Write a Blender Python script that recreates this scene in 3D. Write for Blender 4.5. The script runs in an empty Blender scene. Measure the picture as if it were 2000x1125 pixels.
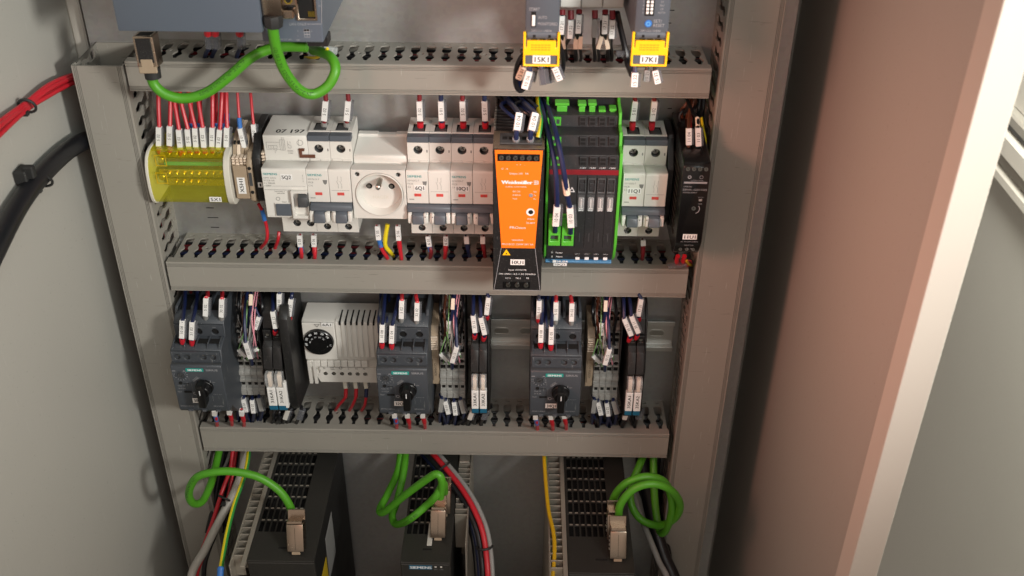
import bpy, bmesh, math, random
from mathutils import Vector, Matrix
from mathutils.geometry import tessellate_polygon
random.seed(7)
SC = bpy.context.scene
COL = SC.collection
# ---------------------------------------------------------------- camera (millimetres: x right, z up, d out of the mounting plate)
CX, CD, CZ, PIT, YAW, ROL, FPX = 309.7559, 825.7724, 303.2352, 0.5827, -0.0084, 0.0097, 2045.4712
_f = Vector((math.sin(YAW)*math.cos(PIT), -math.sin(PIT), -math.cos(YAW)*math.cos(PIT)))
_rt = _f.cross(Vector((0,1,0))).normalized(); _u = _rt.cross(_f)
_A = math.cos(ROL)*_rt + math.sin(ROL)*_u; _B = -math.sin(ROL)*_rt + math.cos(ROL)*_u
S = 0.001
def W(x, z, d): return Vector((x, -d, z))
def toW(v): return Vector((v[0], -v[2], v[1]))
cam = bpy.data.cameras.new('camera'); camo = bpy.data.objects.new('camera', cam); COL.objects.link(camo)
a, b, c = toW(_A), toW(_B), toW(_f)
camo.matrix_world = Matrix(((a.x,b.x,-c.x,CX*S),(a.y,b.y,-c.y,-CD*S),(a.z,b.z,-c.z,CZ*S),(0,0,0,1)))
cam.sensor_width = 36; cam.lens = FPX/2000*36; cam.clip_start = .02; cam.clip_end = 50
cam.dof.use_dof = True; cam.dof.focus_distance = .92; cam.dof.aperture_fstop = 10
SC.camera = camo
# ---------------------------------------------------------------- world, lamps, exposure
wd = bpy.data.worlds.new('World'); SC.world = wd; wd.use_nodes = True
_N = wd.node_tree.nodes; _L = wd.node_tree.links
_tc = _N.new('ShaderNodeTexCoord'); _sp = _N.new('ShaderNodeSeparateXYZ'); _mr = _N.new('ShaderNodeMapRange'); _cr = _N.new('ShaderNodeValToRGB')
_L.new(_tc.outputs['Generated'], _sp.inputs[0]); _L.new(_sp.outputs['Z'], _mr.inputs['Value']); _mr.inputs['From Min'].default_value = -1; _mr.inputs['From Max'].default_value = 1
_L.new(_mr.outputs[0], _cr.inputs[0]); _e = _cr.color_ramp.elements
_e[0].position = .14; _e[0].color = (.035, .026, .020, 1); _e[1].position = .50; _e[1].color = (.92, .76, .64, 1)
_x = _e.new(.26); _x.color = (.13, .12, .10, 1); _x = _e.new(.36); _x.color = (.64, .58, .51, 1)
_L.new(_cr.outputs[0], _N['Background'].inputs[0]); _N['Background'].inputs[1].default_value = .52
def area(name, loc, target, size, power, col, sy=None, spread=180):
    l = bpy.data.lights.new(name, 'AREA'); l.shape = 'RECTANGLE'; l.size = size; l.size_y = sy or size; l.energy = power; l.color = col; l.spread = math.radians(spread)
    o = bpy.data.objects.new(name, l); COL.objects.link(o)
    p = toW(loc)*S; t = toW(target)*S; o.location = p
    o.rotation_euler = (t-p).to_track_quat('-Z', 'Y').to_euler(); return o
def spot(name, loc, target, power, col, radius, cone, blend):
    l = bpy.data.lights.new(name, 'SPOT'); l.energy = power; l.color = col; l.shadow_soft_size = radius; l.spot_size = math.radians(cone); l.spot_blend = blend
    o = bpy.data.objects.new(name, l); COL.objects.link(o); p = toW(loc)*S; t = toW(target)*S; o.location = p
    o.rotation_euler = (t-p).to_track_quat('-Z', 'Y').to_euler(); return o
# daylight from the open side on the right (blocked from the right duct by the door frame), warm bounce from the front; the other lamps are added fills
spot('daylight', (935, 270, 880), (35, 30, 0), 44, (1.0, .965, .90), .08, 66, 1.0)
area('warm_jacket_bounce', (250, 110, 780), (500, -40, 0), .3, .35, (1.0, .42, .29))
area('soft_fill', (610, 700, 950), (20, 60, 0), .7, 1.1, (.86, 1.0, 1.0), spread=80)  # added neutral fill, set far right so the right wall stays out of it
area('warm_wall_fill', (-45, 150, 480), (560, -120, 130), .16, .68, (1.0, .40, .29), spread=70)  # added out of view to tint the right wall pink
area('neighbour_fill', (780, 420, 100), (1000, -500, -450), .2, 26, (1.0, .97, .88))  # added lamp, hidden from view, to brighten the neighbouring cabinet
SC.view_settings.view_transform = 'Standard'; SC.view_settings.look = 'None'; SC.view_settings.exposure = 0; SC.view_settings.gamma = 1
SC.render.engine = 'CYCLES'
# ---------------------------------------------------------------- pixel -> place helpers
def _ray(px, py): return (px-1000)/FPX*_A - (py-562.5)/FPX*_B + _f
def at(px, py, d):
    v = _ray(px, py); t = (d-CD)/v.z; return (CX+v.x*t, CZ+v.y*t, d)
def atx(px, py, x):
    v = _ray(px, py); t = (x-CX)/v.x; return (x, CZ+v.y*t, CD+v.z*t)
def atz(px, py, z):
    v = _ray(px, py); t = (z-CZ)/v.y; return (CX+v.x*t, z, CD+v.z*t)
# ---------------------------------------------------------------- materials
def lin(c): return c/12.92 if c <= .04045 else ((c+.055)/1.055)**2.4
def srgb(r, g, b): return (lin(r/255), lin(g/255), lin(b/255), 1)
MATS = {}
def mat(name, col, rough=.45, metal=0, var=.10, bump=.04, scale=120, alpha=None, trans=0, emis=None, spec=.5, coat=0, dust=0.0):
    m = bpy.data.materials.new(name); m.use_nodes = True; nt = m.node_tree; N = nt.nodes; L = nt.links
    p = N['Principled BSDF']; tc = N.new('ShaderNodeTexCoord')
    n = N.new('ShaderNodeTexNoise'); n.inputs['Scale'].default_value = scale; n.inputs['Detail'].default_value = 5
    L.new(tc.outputs['Object'], n.inputs['Vector'])
    mx = N.new('ShaderNodeMix'); mx.data_type = 'RGBA'
    c = col if len(col) == 4 else (*col, 1)
    mx.inputs['A'].default_value = tuple(min(1, v*(1+var)) for v in c[:3])+(1,)
    mx.inputs['B'].default_value = tuple(v*(1-var) for v in c[:3])+(1,)
    L.new(n.outputs['Fac'], mx.inputs['Factor'])
    src = mx.outputs['Result']
    if dust:
        n3 = N.new('ShaderNodeTexNoise'); n3.inputs['Scale'].default_value = 900; n3.inputs['Detail'].default_value = 2
        L.new(tc.outputs['Object'], n3.inputs['Vector'])
        cr = N.new('ShaderNodeValToRGB'); cr.color_ramp.elements[0].position = .64; cr.color_ramp.elements[1].position = .72
        cr.color_ramp.elements[0].color = (0,0,0,1); cr.color_ramp.elements[1].color = (dust,dust,dust,1)
        L.new(n3.outputs['Fac'], cr.inputs[0])
        m2 = N.new('ShaderNodeMix'); m2.data_type = 'RGBA'; L.new(cr.outputs[0], m2.inputs['Factor'])
        L.new(src, m2.inputs['A']); m2.inputs['B'].default_value = (.45,.43,.40,1); src = m2.outputs['Result']
    L.new(src, p.inputs['Base Color'])
    rr = N.new('ShaderNodeMapRange'); rr.inputs['To Min'].default_value = max(0, rough-.08); rr.inputs['To Max'].default_value = min(1, rough+.10)
    n2 = N.new('ShaderNodeTexNoise'); n2.inputs['Scale'].default_value = scale*.35; n2.inputs['Detail'].default_value = 3
    L.new(tc.outputs['Object'], n2.inputs['Vector']); L.new(n2.outputs['Fac'], rr.inputs['Value']); L.new(rr.outputs['Result'], p.inputs['Roughness'])
    p.inputs['Metallic'].default_value = metal; p.inputs['Specular IOR Level'].default_value = spec
    if trans: p.inputs['Transmission Weight'].default_value = trans
    if coat: p.inputs['Coat Weight'].default_value = coat
    if alpha is not None: p.inputs['Alpha'].default_value = alpha
    if emis: p.inputs['Emission Color'].default_value = emis; p.inputs['Emission Strength'].default_value = 1
    if bump:
        nb = N.new('ShaderNodeTexNoise'); nb.inputs['Scale'].default_value = 2500; nb.inputs['Detail'].default_value = 2
        L.new(tc.outputs['Object'], nb.inputs['Vector'])
        bp = N.new('ShaderNodeBump'); bp.inputs['Strength'].default_value = bump*4; bp.inputs['Distance'].default_value = .0001
        L.new(nb.outputs['Fac'], bp.inputs['Height']); L.new(bp.outputs['Normal'], p.inputs['Normal'])
    MATS[name] = m; return m
mat('duct', srgb(146,143,135), .5, var=.06, scale=14, bump=.03)
mat('white', srgb(212,210,204), .42, var=.03, scale=25)
mat('offwhite', srgb(205,202,190), .45, var=.04, scale=25)
mat('bluegrey', srgb(84,90,98), .42, var=.05, scale=30)
mat('hmigrey', srgb(88,97,109), .38, var=.04, scale=20)
mat('starter', srgb(63,68,74), .48, var=.08, scale=40, bump=.08)
mat('darkgrey', srgb(66,68,70), .45)
mat('black', srgb(26,26,27), .45, dust=.15)
mat('modulegrey', srgb(44,44,46), .42, dust=.1)
mat('glossblack', srgb(16,16,17), .22)
mat('void', srgb(9,9,9), .9)
mat('orange', srgb(245,122,22), .42, var=.03, scale=10)
mat('green', srgb(80,174,54), .40, var=.05, scale=50)
mat('cablegreen', srgb(76,150,32), .42, var=.07, scale=35)
mat('red', srgb(190,32,46), .38, var=.10, scale=60)
mat('darkred', srgb(120,20,30), .45)
mat('bluewire', srgb(23,34,72), .38, var=.15, scale=60)
mat('blue', srgb(50,110,185), .45)
mat('lightblue', srgb(100,165,215), .45)
mat('blackwire', srgb(22,23,27), .36)
mat('whitewire', srgb(198,196,190), .42)
mat('greywire', srgb(140,140,138), .5, dust=.05)
mat('palewire', srgb(160,157,150), .5)
mat('yellowgreen', srgb(190,200,30), .4)
mat('yellowwire', srgb(200,160,20), .4)
mat('greenwire', srgb(110,150,95), .4)
mat('pink', srgb(225,150,165), .4)
mat('brown', srgb(95,55,38), .45)
mat('tan', srgb(158,140,118), .5)
mat('beige', srgb(228,210,190), .5)
mat('yellow', srgb(250,196,20), .42, var=.04)
mat('darkyellow', srgb(205,160,10), .5)
mat('paper', srgb(228,228,226), .5, var=.02, bump=0)
mat('ink', srgb(20,20,22), .6, bump=0)
mat('inkgrey', srgb(120,120,118), .6, bump=0)
mat('inkwhite', srgb(225,228,230), .5, bump=0)
mat('inkteal', srgb(20,140,140), .5, bump=0)
mat('inkred', srgb(205,70,64), .5, bump=0)
mat('inkdim', srgb(150,152,156), .5, bump=0)
mat('teal', srgb(20,150,140), .45, bump=0)
mat('tealdark', srgb(24,92,122), .45)
mat('terminal', srgb(150,150,146), .48, var=.06, scale=60)
mat('screw', srgb(190,188,182), .28, 1, scale=300)
mat('gold', srgb(215,190,90), .25, 1)
mat('nickel', srgb(172,156,140), .27, 1, var=.05, bump=.02)
mat('steel', srgb(190,188,182), .35, 1, var=.08)
mat('zinc', srgb(205,205,200), .36, .65, var=.10, scale=40)
mat('fin', srgb(178,172,160), .45, .6)
mat('drive', srgb(42,41,38), .5, var=.10, scale=60, dust=.06)
mat('sideblack', srgb(24,24,23), .55)
mat('yellowlabel', srgb(190,160,20), .6)
mat('paint', srgb(172,171,164), .5, var=.03, scale=6, bump=.05)
mat('paintlight', srgb(196,193,184), .5, var=.02, scale=6, bump=.05)
mat('clear', srgb(235,238,240), .12, trans=.0, alpha=.28, bump=0, spec=.7)
mat('smoke', srgb(120,122,128), .15, alpha=.42, bump=0)
#mat('yellowclear', srgb(205,205,20), .08, alpha=.50, bump=0, spec=.9, coat=.5, var=.02)
mat('rubber', srgb(34,35,35), .62)
mat('knob', srgb(14,14,15), .35)
def wear(name, amount, axis):
    """fine scratches and faint smudges worked into a painted or plastic surface"""
    m = MATS[name]; N = m.node_tree.nodes; L = m.node_tree.links; p = N['Principled BSDF']; src = p.inputs['Base Color'].links[0].from_socket
    tc = N.new('ShaderNodeTexCoord'); out = src
    for k, sc in enumerate(axis):
        mp = N.new('ShaderNodeMapping'); mp.inputs['Scale'].default_value = sc; mp.inputs['Rotation'].default_value = (.05*k, .12+.3*k, .04); L.new(tc.outputs['Object'], mp.inputs['Vector'])
        n = N.new('ShaderNodeTexNoise'); n.inputs['Scale'].default_value = 1; n.inputs['Detail'].default_value = 2; L.new(mp.outputs[0], n.inputs['Vector'])
        cr = N.new('ShaderNodeValToRGB'); cr.color_ramp.elements[0].position = .69; cr.color_ramp.elements[1].position = .75
        cr.color_ramp.elements[0].color = (0,0,0,1); cr.color_ramp.elements[1].color = (amount,)*3+(1,); L.new(n.outputs['Fac'], cr.inputs[0])
        mx = N.new('ShaderNodeMix'); mx.data_type = 'RGBA'; L.new(cr.outputs[0], mx.inputs['Factor']); L.new(out, mx.inputs['A']); mx.inputs['B'].default_value = (.55,.54,.51,1) if k % 2 == 0 else (.10,.09,.08,1); out = mx.outputs['Result']
    L.new(out, p.inputs['Base Color'])
wear('duct', .38, [(900, 900, 45), (60, 700, 700)])
wear('paint', .30, [(700, 700, 30), (50, 400, 500)])
wear('starter', .35, [(900, 900, 60), (300, 300, 300)])
def sheet_metal():
    m = bpy.data.materials.new('galvanised'); m.use_nodes = True; N = m.node_tree.nodes; L = m.node_tree.links; p = N['Principled BSDF']
    tc = N.new('ShaderNodeTexCoord')
    v = N.new('ShaderNodeTexVoronoi'); v.inputs['Scale'].default_value = 260; L.new(tc.outputs['Object'], v.inputs['Vector'])
    n = N.new('ShaderNodeTexNoise'); n.inputs['Scale'].default_value = 9; n.inputs['Detail'].default_value = 6; L.new(tc.outputs['Object'], n.inputs['Vector'])
    mp = N.new('ShaderNodeMapping'); mp.inputs['Scale'].default_value = (1, 1, 14); mp.inputs['Rotation'].default_value = (0, .5, 0); L.new(tc.outputs['Object'], mp.inputs['Vector'])
    n2 = N.new('ShaderNodeTexNoise'); n2.inputs['Scale'].default_value = 40; n2.inputs['Detail'].default_value = 4; L.new(mp.outputs[0], n2.inputs['Vector'])
    mx = N.new('ShaderNodeMix'); mx.data_type = 'RGBA'; mx.inputs['Factor'].default_value = .05
    cr = N.new('ShaderNodeValToRGB'); cr.color_ramp.elements[0].color = (.40,.42,.41,1); cr.color_ramp.elements[1].color = (.47,.49,.48,1)
    cr.color_ramp.elements[0].position = .3; cr.color_ramp.elements[1].position = .75
    L.new(n.outputs['Fac'], cr.inputs[0]); L.new(cr.outputs[0], mx.inputs['A']); L.new(v.outputs['Color'], mx.inputs['B'])
    hs = N.new('ShaderNodeHueSaturation'); hs.inputs['Saturation'].default_value = .35; L.new(mx.outputs['Result'], hs.inputs['Color'])
    L.new(hs.outputs[0], p.inputs['Base Color']); p.inputs['Metallic'].default_value = .75
    rr = N.new('ShaderNodeMapRange'); rr.inputs['To Min'].default_value = .34; rr.inputs['To Max'].default_value = .58
    L.new(n2.outputs['Fac'], rr.inputs['Value']); L.new(rr.outputs[0], p.inputs['Roughness'])
    bp = N.new('ShaderNodeBump'); bp.inputs['Strength'].default_value = .12; bp.inputs['Distance'].default_value = .0003
    L.new(n2.outputs['Fac'], bp.inputs['Height']); L.new(bp.outputs[0], p.inputs['Normal'])
    MATS['galvanised'] = m
sheet_metal()
def earth_stripe():
    m = MATS['yellowgreen']; N = m.node_tree.nodes; L = m.node_tree.links; p = N['Principled BSDF']
    tc = N.new('ShaderNodeTexCoord'); sp = N.new('ShaderNodeSeparateXYZ'); L.new(tc.outputs['UV'], sp.inputs[0])
    g = N.new('ShaderNodeMath'); g.operation = 'PINGPONG'; g.inputs[1].default_value = .5
    ad = N.new('ShaderNodeMath'); ad.operation = 'ADD'; ad.inputs[1].default_value = .05; L.new(sp.outputs['X'], ad.inputs[0]); L.new(ad.outputs[0], g.inputs[0])
    gt = N.new('ShaderNodeMath'); gt.operation = 'GREATER_THAN'; gt.inputs[1].default_value = .37; L.new(g.outputs[0], gt.inputs[0])
    mx = N.new('ShaderNodeMix'); mx.data_type = 'RGBA'; mx.inputs['A'].default_value = srgb(226,205,30); mx.inputs['B'].default_value = srgb(50,140,60)
    L.new(gt.outputs[0], mx.inputs['Factor']); L.new(mx.outputs['Result'], p.inputs['Base Color'])
earth_stripe()
def tinted():
    m = bpy.data.materials.new('yellowclear'); m.use_nodes = True; nt = m.node_tree; N = nt.nodes; L = nt.links; N.remove(N['Principled BSDF'])
    o = N['Material Output']; tr = N.new('ShaderNodeBsdfTransparent'); tr.inputs[0].default_value = (.97,.95,.42,1)
    df = N.new('ShaderNodeBsdfDiffuse'); df.inputs[0].default_value = srgb(236,236,40)
    gl = N.new('ShaderNodeBsdfGlossy'); gl.inputs['Roughness'].default_value = .08
    lw = N.new('ShaderNodeLayerWeight'); lw.inputs['Blend'].default_value = .5
    pw = N.new('ShaderNodeMath'); pw.operation = 'POWER'; pw.inputs[1].default_value = 4; L.new(lw.outputs['Facing'], pw.inputs[0])
    fr = N.new('ShaderNodeMath'); fr.operation = 'MULTIPLY_ADD'; fr.inputs[1].default_value = .5; fr.inputs[2].default_value = .045; L.new(pw.outputs[0], fr.inputs[0])
    m1 = N.new('ShaderNodeMixShader'); m1.inputs[0].default_value = .14; L.new(tr.outputs[0], m1.inputs[1]); L.new(df.outputs[0], m1.inputs[2])
    m2 = N.new('ShaderNodeMixShader'); L.new(fr.outputs[0], m2.inputs[0]); L.new(m1.outputs[0], m2.inputs[1]); L.new(gl.outputs[0], m2.inputs[2]); L.new(m2.outputs[0], o.inputs[0])
    MATS['yellowclear'] = m
tinted()
# ---------------------------------------------------------------- things and parts
def setp(o, label=None, cat=None, group=None, kind=None):
    if label: o['label'] = label
    if cat: o['category'] = cat
    if group: o['group'] = group
    if kind: o['kind'] = kind
ORG = {}
def T(name, label, cat, org, group=None):
    o = bpy.data.objects.new(name, None); COL.objects.link(o); o.empty_display_size = .01
    v = W(*org)*S; o.location = v; ORG[o.name] = v; setp(o, label, cat, group); return o
class MB:
    def __init__(s): s.bm = bmesh.new(); s.uv = s.bm.loops.layers.uv.new('UVMap')
    def faces(s, vs, fs):
        V = [s.bm.verts.new(v) for v in vs]; out = []
        for f in fs:
            try: out.append(s.bm.faces.new([V[i] for i in f]))
            except ValueError: pass
        return out
    def box(s, x0, x1, z0, z1, d0, d1):
        vs = [W(x, z, d) for d in (d0, d1) for z in (z0, z1) for x in (x0, x1)]
        s.faces(vs, [(0,1,3,2),(4,6,7,5),(0,4,5,1),(2,3,7,6),(0,2,6,4),(1,5,7,3)]); return s
    def obox(s, c, ax, ay, az, hx, hy, hz):  # oriented box, vectors in blender mm space
        vs = [c+ax*hx*i+ay*hy*j+az*hz*k for k in (-1,1) for j in (-1,1) for i in (-1,1)]
        s.faces(vs, [(0,1,3,2),(4,6,7,5),(0,4,5,1),(2,3,7,6),(0,2,6,4),(1,5,7,3)]); return s
    def prism(s, pts, a, b, axis='x'):      # x: pts=(z,d); d: pts=(x,z); z: pts=(x,d)
        m = {'x': lambda p, w: W(w, p[0], p[1]), 'd': lambda p, w: W(p[0], p[1], w), 'z': lambda p, w: W(p[0], w, p[1])}[axis]
        n = len(pts); vs = [m(p, a) for p in pts]+[m(p, b) for p in pts]
        s.faces(vs, [tuple(range(n-1, -1, -1)), tuple(range(n, 2*n))]+[(i, (i+1) % n, n+(i+1) % n, n+i) for i in range(n)]); return s
    def plate(s, outl, holes, a, b, axis='d', skip=None):
        m = {'x': lambda p, w: W(w, p[0], p[1]), 'd': lambda p, w: W(p[0], p[1], w), 'z': lambda p, w: W(p[0], w, p[1])}[axis]
        loops = [outl]+holes; tris = tessellate_polygon([[Vector((p[0], p[1], 0)) for p in l] for l in loops])
        flat = [p for l in loops for p in l]; n = len(flat)
        vs = [m(p, a) for p in flat]+[m(p, b) for p in flat]
        fs = [(t[0], t[1], t[2]) for t in tris]+[(t[2]+n, t[1]+n, t[0]+n) for t in tris]
        o = 0
        for li, l in enumerate(loops):
            k = len(l)
            for i in range(k):
                j = (i+1) % k
                if skip and li == 0 and skip(l[i], l[j]): continue
                fs.append((o+i, o+j, n+o+j, n+o+i))
            o += k
        s.faces(vs, fs); return s
    def cyl(s, x, z, r, d0, d1, n=20, r2=None, axis='d', cap=True):
        r2 = r if r2 is None else r2
        def m(u, v, w): return {'d': W(x+u, z+v, w), 'x': W(w, x+u, z+v), 'z': W(x+u, w, z+v)}[axis]
        vs = [m(r*math.cos(2*math.pi*i/n), r*math.sin(2*math.pi*i/n), d0) for i in range(n)]+[m(r2*math.cos(2*math.pi*i/n), r2*math.sin(2*math.pi*i/n), d1) for i in range(n)]
        fs = [(i, (i+1) % n, n+(i+1) % n, n+i) for i in range(n)]
        if cap: fs += [tuple(range(n-1, -1, -1)), tuple(range(n, 2*n))]
        s.faces(vs, fs); return s
    def tube(s, P, r, n=10, caps=True):
        rr = r if isinstance(r, (list, tuple)) else [r]*len(P)
        t0 = (P[1]-P[0]).normalized(); nrm = t0.orthogonal().normalized(); rings = []
        acc = 0; accs = []
        for i, p in enumerate(P):
            t = (P[min(i+1, len(P)-1)]-P[max(i-1, 0)]).normalized()
            nrm = (nrm-t*nrm.dot(t)); nrm = nrm.normalized() if nrm.length > 1e-6 else t.orthogonal().normalized(); b = t.cross(nrm)
            rings.append([s.bm.verts.new(p+(nrm*math.cos(2*math.pi*k/n)+b*math.sin(2*math.pi*k/n))*rr[i]) for k in range(n)])
            if i: acc += (p-P[i-1]).length
            accs.append(acc)
        for i in range(len(P)-1):
            for k in range(n):
                f = s.bm.faces.new((rings[i][k], rings[i][(k+1) % n], rings[i+1][(k+1) % n], rings[i+1][k]))
                for lp, uv in zip(f.loops, ((k/n, accs[i]), ((k+1)/n, accs[i]), ((k+1)/n, accs[i+1]), (k/n, accs[i+1]))): lp[s.uv].uv = uv
        if caps: s.bm.faces.new(rings[0][::-1]); s.bm.faces.new(rings[-1])
        return s
    def build(s, name, m, parent=None, bev=0, seg=1, label=None, kind=None, ang=35, rec=True):
        bm = s.bm
        if bev:
            bmesh.ops.remove_doubles(bm, verts=bm.verts, dist=.001)
            bmesh.ops.recalc_face_normals(bm, faces=bm.faces)
            es = [e for e in bm.edges if len(e.link_faces) == 2 and e.calc_face_angle(0) > .6]
            bmesh.ops.bevel(bm, geom=es, offset=bev, segments=seg, affect='EDGES', clamp_overlap=True, profile=.5)
        elif rec: bmesh.ops.recalc_face_normals(bm, faces=bm.faces)
        off = ORG.get(parent.name, Vector((0,0,0))) if parent else Vector((0,0,0))
        for v in bm.verts: v.co = v.co*S-off
        me = bpy.data.meshes.new(name); bm.to_mesh(me); bm.free()
        me.materials.append(MATS[m])
        for p in me.polygons: p.use_smooth = True
        try: me.set_sharp_from_angle(angle=math.radians(ang))
        except Exception: pass
        o = bpy.data.objects.new(name, me); COL.objects.link(o)
        if parent: o.parent = parent; ORG[o.name] = off
        setp(o, label, kind=kind); return o
def alone(mb, name, m, label, cat, group=None, **k):
    o = mb.build(name, m, **k); setp(o, label, cat, group); 
    # put the origin at the object's own base
    vs = [v.co.copy() for v in o.data.vertices]; c = sum(vs, Vector())/len(vs); c.z = min(v.z for v in vs)
    o.data.transform(Matrix.Translation(-c)); o.location = c; return o
def BX(name, m, parent, x0, x1, z0, z1, d0, d1, bev=.3, **k): return MB().box(x0, x1, z0, z1, d0, d1).build(name, m, parent, bev, **k)
# ---------------------------------------------------------------- lettering
TC = {}
def textmesh(s):
    if s in TC: return TC[s]
    cu = bpy.data.curves.new('t', 'FONT'); cu.body = s; cu.size = 1; cu.resolution_u = 2
    ob = bpy.data.objects.new('t', cu); me = bpy.data.meshes.new_from_object(ob)
    vs = [(v.co.x/.7, v.co.y/.7) for v in me.vertices]; fs = [tuple(p.vertices) for p in me.polygons]
    if vs:
        x0 = min(v[0] for v in vs); x1 = max(v[0] for v in vs); vs = [(v[0]-x0, v[1]) for v in vs]; w = x1-x0
    else: w = 0
    bpy.data.objects.remove(ob); bpy.data.curves.remove(cu); bpy.data.meshes.remove(me)
    TC[s] = (vs, fs, w); return TC[s]
def text(parent, s, o, h, m='ink', u=(1,0,0), v=(0,1,0), wid=None, sx=1.0, align='c', mb=None, name='lettering', bold=0):
    """o: centre (align c) or left-middle (align l) in (x,z,d); h: cap height mm; u,v in (x,z,d)"""
    vs, fs, w = textmesh(s)
    if not vs: return None
    kx = h*sx if wid is None else wid/w
    U = W(*u).normalized(); V = W(*v).normalized(); O = W(*o)
    ox = -w*kx/2 if align == 'c' else 0
    own = mb is None; mb = mb or MB()
    nrm = U.cross(V)
    for k in range(1+bold):
        mb.faces([O+U*(ox+p[0]*kx+k*h*.07)+V*((p[1]-.5)*h)+nrm*.004*k for p in vs], fs)
    if own: return mb.build(name, m, parent, rec=False)
def tag_label(parent, s, x, z, d, w, h, th=1.0, name='marker_label', sx=1.0, tw=None, m='paper'):
    """flat white label with black writing on a front face"""
    b = BX(name, m, parent, x-w/2, x+w/2, z-h/2, z+h/2, d, d+.35, .08)
    text(b, s, (x, z, d+.41), h*.62, wid=tw or w*.78, bold=1); return b
def crom(pts, n=8):
    P = [toW(p) for p in pts]; out = []
    if len(P) == 2: return [P[0].lerp(P[1], i/n) for i in range(n+1)]
    Q = [P[0]*2-P[1]]+P+[P[-1]*2-P[-2]]
    for i in range(1, len(Q)-2):
        for k in range(n):
            t = k/n; a, b, c, d = Q[i-1:i+3]
            out.append(.5*((2*b)+(c-a)*t+(2*a-5*b+4*c-d)*t*t+(3*b-a-3*c+d)*t**3))
    out.append(P[-1]); return out
def PX(pts): return [at(*p) for p in pts]
def marker(parent, p0, p1, s, w=4.4, clear=True, m='paper', side=1, th=2.6):
    """wire marker: white printed strip in a clear sleeve, from p0 (top) to p1 (bottom)"""
    A = toW(p0); B = toW(p1); u = (A-B).normalized(); n = (W(0,0,1)-u*W(0,0,1).dot(u)).normalized(); v = n.cross(u)
    c = (A+B)/2; L = (A-B).length/2
    c = c+n*.5
    b = MB().obox(c, u, v, n, L, w/2, th/2).build('marker', m, parent, .25)
    if s:
        mb = MB(); vs, fs, tw = textmesh(s); h = w*.56; kx = min(h*1.0, L*1.5/tw)
        O = c+n*(th/2+.06); mb.faces([O+u*(-tw*kx/2+p[0]*kx)+v*((p[1]-.5)*h) for p in vs], fs); mb.build('lettering', 'ink', b, rec=False)
    if clear:
        MB().obox(c+v*(-side)*w*.30-n*th*.25-u*L*.03, u, v, n, L*.96, w*.62, th*.62).build('marker_sleeve', 'smoke', parent, .4)
    return b
FER = {}
def wire(label, pts, col='red', r=1.35, tag=None, s='', tagm='paper', fer=None, ferlen=None, group='control wires in the cabinet', bands=(), name='wire', clear=True, w=4.4, world=False, n=8, sides=8, side=1):
    """pts: (px,py,d) list, tag=(i,j) point indexes between which the marker sits, fer=colour of the end collar"""
    P = [p for p in pts] if world else PX(pts)
    t = T(name, label, 'wire', P[-1], group)
    C = list(P)
    if tag:
        i, j = tag; q0, q1 = P[i], P[j]; mids = [tuple(a_+(b_-a_)*f for a_, b_ in zip(q0, q1)) for f in (.06, .35, .65, .94)]; C = P[:i+1]+mids+P[j:]
    MB().tube(crom(C, n), r, sides).build('insulation', col, t)
    if tag:
        i, j = tag; marker(t, P[i], P[j], s, clear=clear, m=tagm, w=max(w*.88, 2*r+.9), side=side, th=2*r+1.0)
    if fer:
        e = toW(P[-1]); q = toW(P[-2]); u = (q-e).normalized(); L = ferlen or 5.5
        MB().tube([e+u*L, e+u*L*.4, e], [r*1.45, r*1.4, r*1.05], 10).build('ferrule', fer, t)
    for (i, f0, f1, m) in bands:
        A = toW(P[i]); B = toW(P[i+1]); MB().tube([A.lerp(B, f0), A.lerp(B, f1)], r*1.25, 10).build('colour_band', m, t)
    return t
def circle(x, z, r, n=20, a0=0): return [(x+r*math.cos(a0+2*math.pi*i/n), z+r*math.sin(a0+2*math.pi*i/n)) for i in range(n)]
def rect(x0, x1, z0, z1): return [(x0,z0),(x1,z0),(x1,z1),(x0,z1)]
def rrect(x0, x1, z0, z1, r, n=4):
    out = []
    for cx, cz, a in ((x1-r,z1-r,0),(x0+r,z1-r,90),(x0+r,z0+r,180),(x1-r,z0+r,270)):
        for k in range(n+1): q = math.radians(a+90*k/n); out.append((cx+r*math.cos(q), cz+r*math.sin(q)))
    return out
def screw(parent, x, z, d, r=2.6, m='screw', ang=.6, cross=True):
    """recessed screw head: disc with a real slot"""
    hs = []
    def rot(px, pz): return (x+px*math.cos(ang)-pz*math.sin(ang), z+px*math.sin(ang)+pz*math.cos(ang))
    l, w = r*.78, r*.13
    pts = [(-l,-w),(-w,-w),(-w,-l),(w,-l),(w,-w),(l,-w),(l,w),(w,w),(w,l),(-w,l),(-w,w),(-l,w)] if cross else [(-l,-w),(l,-w),(l,w),(-l,w)]
    o = MB().plate(circle(x, z, r, 16), [[rot(*p) for p in pts]], d-.9, d).build('screw', m, parent, .0)
    return o
# ================================================================ SETTING
def struct(mb, name, m, bev=0, **k):
    o = mb.build(name, m, None, bev, **k); o['kind'] = 'structure'; return o
ZT, ZB = 1000, -900
struct(MB().box(-47, 530, ZB, ZT, -2.5, 0), 'mounting_plate', 'galvanised', .5)
struct(MB().box(-66, 562, ZB, ZT, -108, -106), 'wall_back', 'paint')
struct(MB().box(-66, -64, ZB, ZT, -106, 470), 'wall_left', 'paint')
struct(MB().box(-64, -53, ZB, ZT, -106, -10), 'wall_left_corner_profile', 'paintlight', 1.5)
struct(MB().box(560, 562, ZB, ZT, -106, 288), 'wall_right', 'paint')
struct(MB().box(-66, 562, ZB-2, ZB, -106, 470), 'floor', 'paint')
struct(MB().prism([(554.5,274),(560,272),(560,290),(574,290),(574,282),(577,282),(577,293),(556,293)], ZB, ZT, 'z'), 'door_frame_lip', 'paintlight', .6)
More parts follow.
